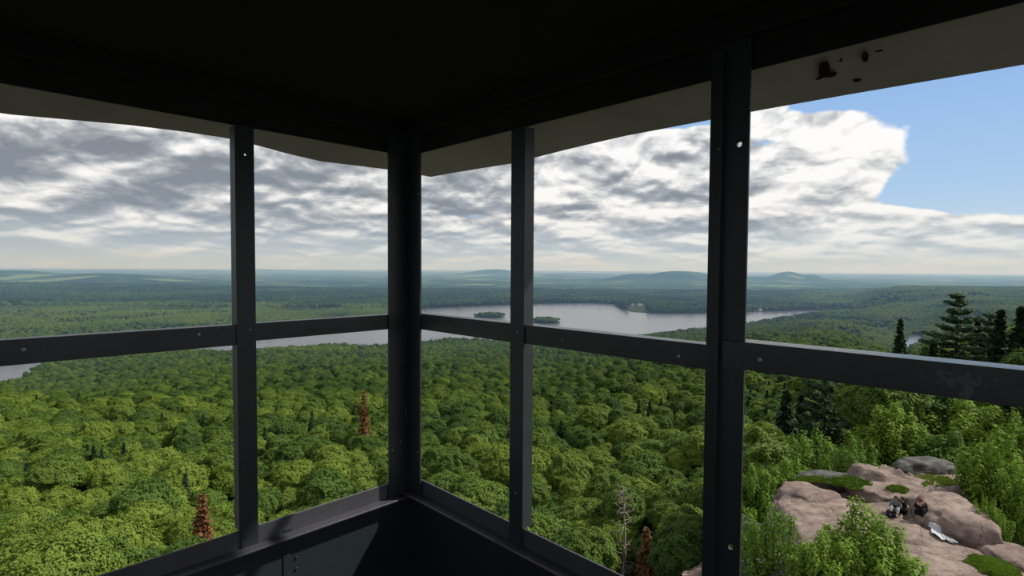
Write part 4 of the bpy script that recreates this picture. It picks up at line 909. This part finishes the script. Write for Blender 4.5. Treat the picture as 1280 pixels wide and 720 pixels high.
wn = T.nodes.new('ShaderNodeTexNoise'); wn.inputs['Scale'].default_value = 1.6; wn.inputs['Detail'].default_value = 3; T.links.new(q_, wn.inputs['Vector'])
wv = T.nodes.new('ShaderNodeVectorMath'); wv.operation = 'MULTIPLY_ADD'; wv.inputs[1].default_value = (.30, .30, 0); T.links.new(wn.outputs['Color'], wv.inputs[0]); T.links.new(q_, wv.inputs[2]); q_ = wv.outputs[0]
n_big = N.noise(off(q_, 3.1, 1.7), .8, 8, .5)
n_det = N.noise(off(q_, 9.3, 4.2), 1.9, 7, .50)
n_up = N.noise(off(q_, 9.3, 4.2+.12), 1.9, 7, .50)
n_far = N.noise(off(q_, 9.3-.10, 4.2+.34), 1.9, 5, .50)
def blob(px, py, rx, ry, amp):
    "soft patch of sky around the direction seen at px, py"
    d = az_el(px, py); az = math.atan2(d[0], d[1]); e = d[2]
    a = N.math('ARCTAN2', x, y)
    q = N.math('ADD', N.math('POWER', N.math('ABSOLUTE', N.math('DIVIDE', N.math('SUBTRACT', a, az), rx/672)), 2.0), N.math('POWER', N.math('ABSOLUTE', N.math('DIVIDE', N.math('SUBTRACT', zc, e), ry/672)), 2.0))
    return N.math('MULTIPLY', N.math('EXPONENT', N.math('MULTIPLY', q, -1.0)), amp)
# coverage: cloudy everywhere, broken to blue towards the right
gap = blob(1290, 185, 100, 60, .60)
for b in ((1180, 100, 120, 26, .40), (1400, 120, 160, 120, .5), (1060, 100, 90, 12, .10), (965, 178, 44, 9, .34), (840, 153, 60, 8, .36), (600, 272, 30, 9, .16), (1020, 132, 90, 8, .2), (1160, 240, 40, 14, .30), (450, 258, 20, 6, .10)): gap = N.math('ADD', gap, blob(*b))
fill = N.math('ADD', blob(1050, 150, 90, 24, .20), N.math('ADD', blob(1200, 280, 150, 24, .30), N.math('ADD', blob(1090, 205, 70, 24, .26), blob(1000, 215, 70, 40, .25))))
cov = N.math('ADD', N.math('SUBTRACT', N.math('ADD', N.math('MULTIPLY', n_big, .42), N.math('MULTIPLY', n_det, .58)), gap), fill)
mask = N.ramp(cov, [(.27, (0, 0, 0)), (.345, (1, 1, 1))])
# cloud brightness: lit tops, grey undersides
side = N.math('ADD', N.math('MULTIPLY', x, .55), .5, clamp=True)
relief = N.math('ADD', N.math('MULTIPLY', N.math('SUBTRACT', n_det, n_up), 1.9), N.math('MULTIPLY', N.math('SUBTRACT', n_det, n_far), .55))
thick = N.math('ADD', N.math('MULTIPLY', N.noise(off(q_, 1.3, 8.8), .75, 6, .5), .62), .20)
lum = N.math('ADD', N.math('ADD', thick, relief), N.math('MULTIPLY', N.math('SUBTRACT', side, .5), .34))
lum = N.math('ADD', lum, N.math('ADD', blob(60, 265, 110, 16, .07), N.math('ADD', blob(380, 275, 100, 20, .07), N.math('ADD', blob(160, 215, 200, 26, -.04), N.math('ADD', blob(1060, 190, 150, 60, .13), blob(780, 190, 160, 50, .06))))))
c_lo = N.ramp(lum, [(.24, (.22, .24, .265)), (.40, (.34, .36, .39)), (.51, (.50, .515, .54)), (.63, (.74, .75, .76)), (.78, (1.0, 1.0, 1.0))])
blue = N.ramp(el, [(0, (.62, .74, .86)), (.12, (.40, .60, .88)), (.35, (.235, .43, .80)), (1, (.10, .24, .60))])
skyc = N.mix(mask, blue, c_lo)
hzn = N.ramp(el, [(.0, (1, 1, 1)), (.03, (.6, .6, .6)), (.09, (0, 0, 0))])
skyc = N.mix(N.math('MULTIPLY', hzn, .8), skyc, (.64, .75, .87))
lowr = N.math('LESS_THAN', zc, -.004)
skyc = N.mix(lowr, skyc, (.20, .19, .17))
bg = T.nodes.new('ShaderNodeBackground'); T.links.new(skyc, bg.inputs[0]); bg.inputs[1].default_value = 1.0
wo = T.nodes.new('ShaderNodeOutputWorld'); T.links.new(bg.outputs[0], wo.inputs[0])
W.cycles.sampling_method = 'MANUAL'; W.cycles.sample_map_resolution = 1024
sl = bpy.data.lights.new('sun', 'SUN'); so = bpy.data.objects.new('sun', sl); COL.objects.link(so); sl.energy = 4.2; sl.angle = math.radians(1.6); sl.color = (1, .95, .86)
sd = Vector((1.25, .163, 1.3)); so.rotation_euler = sd.to_track_quat('Z', 'Y').to_euler(); so.location = (5, 0, 9)
vs = SC.view_settings; vs.view_transform = 'Standard'; vs.look = 'None'; vs.gamma = 1; vs.use_curve_mapping = False; vs.exposure = 0
SC.cycles.max_bounces = 8; SC.cycles.diffuse_bounces = 4; SC.cycles.volume_bounces = 0; SC.cycles.transparent_max_bounces = 8
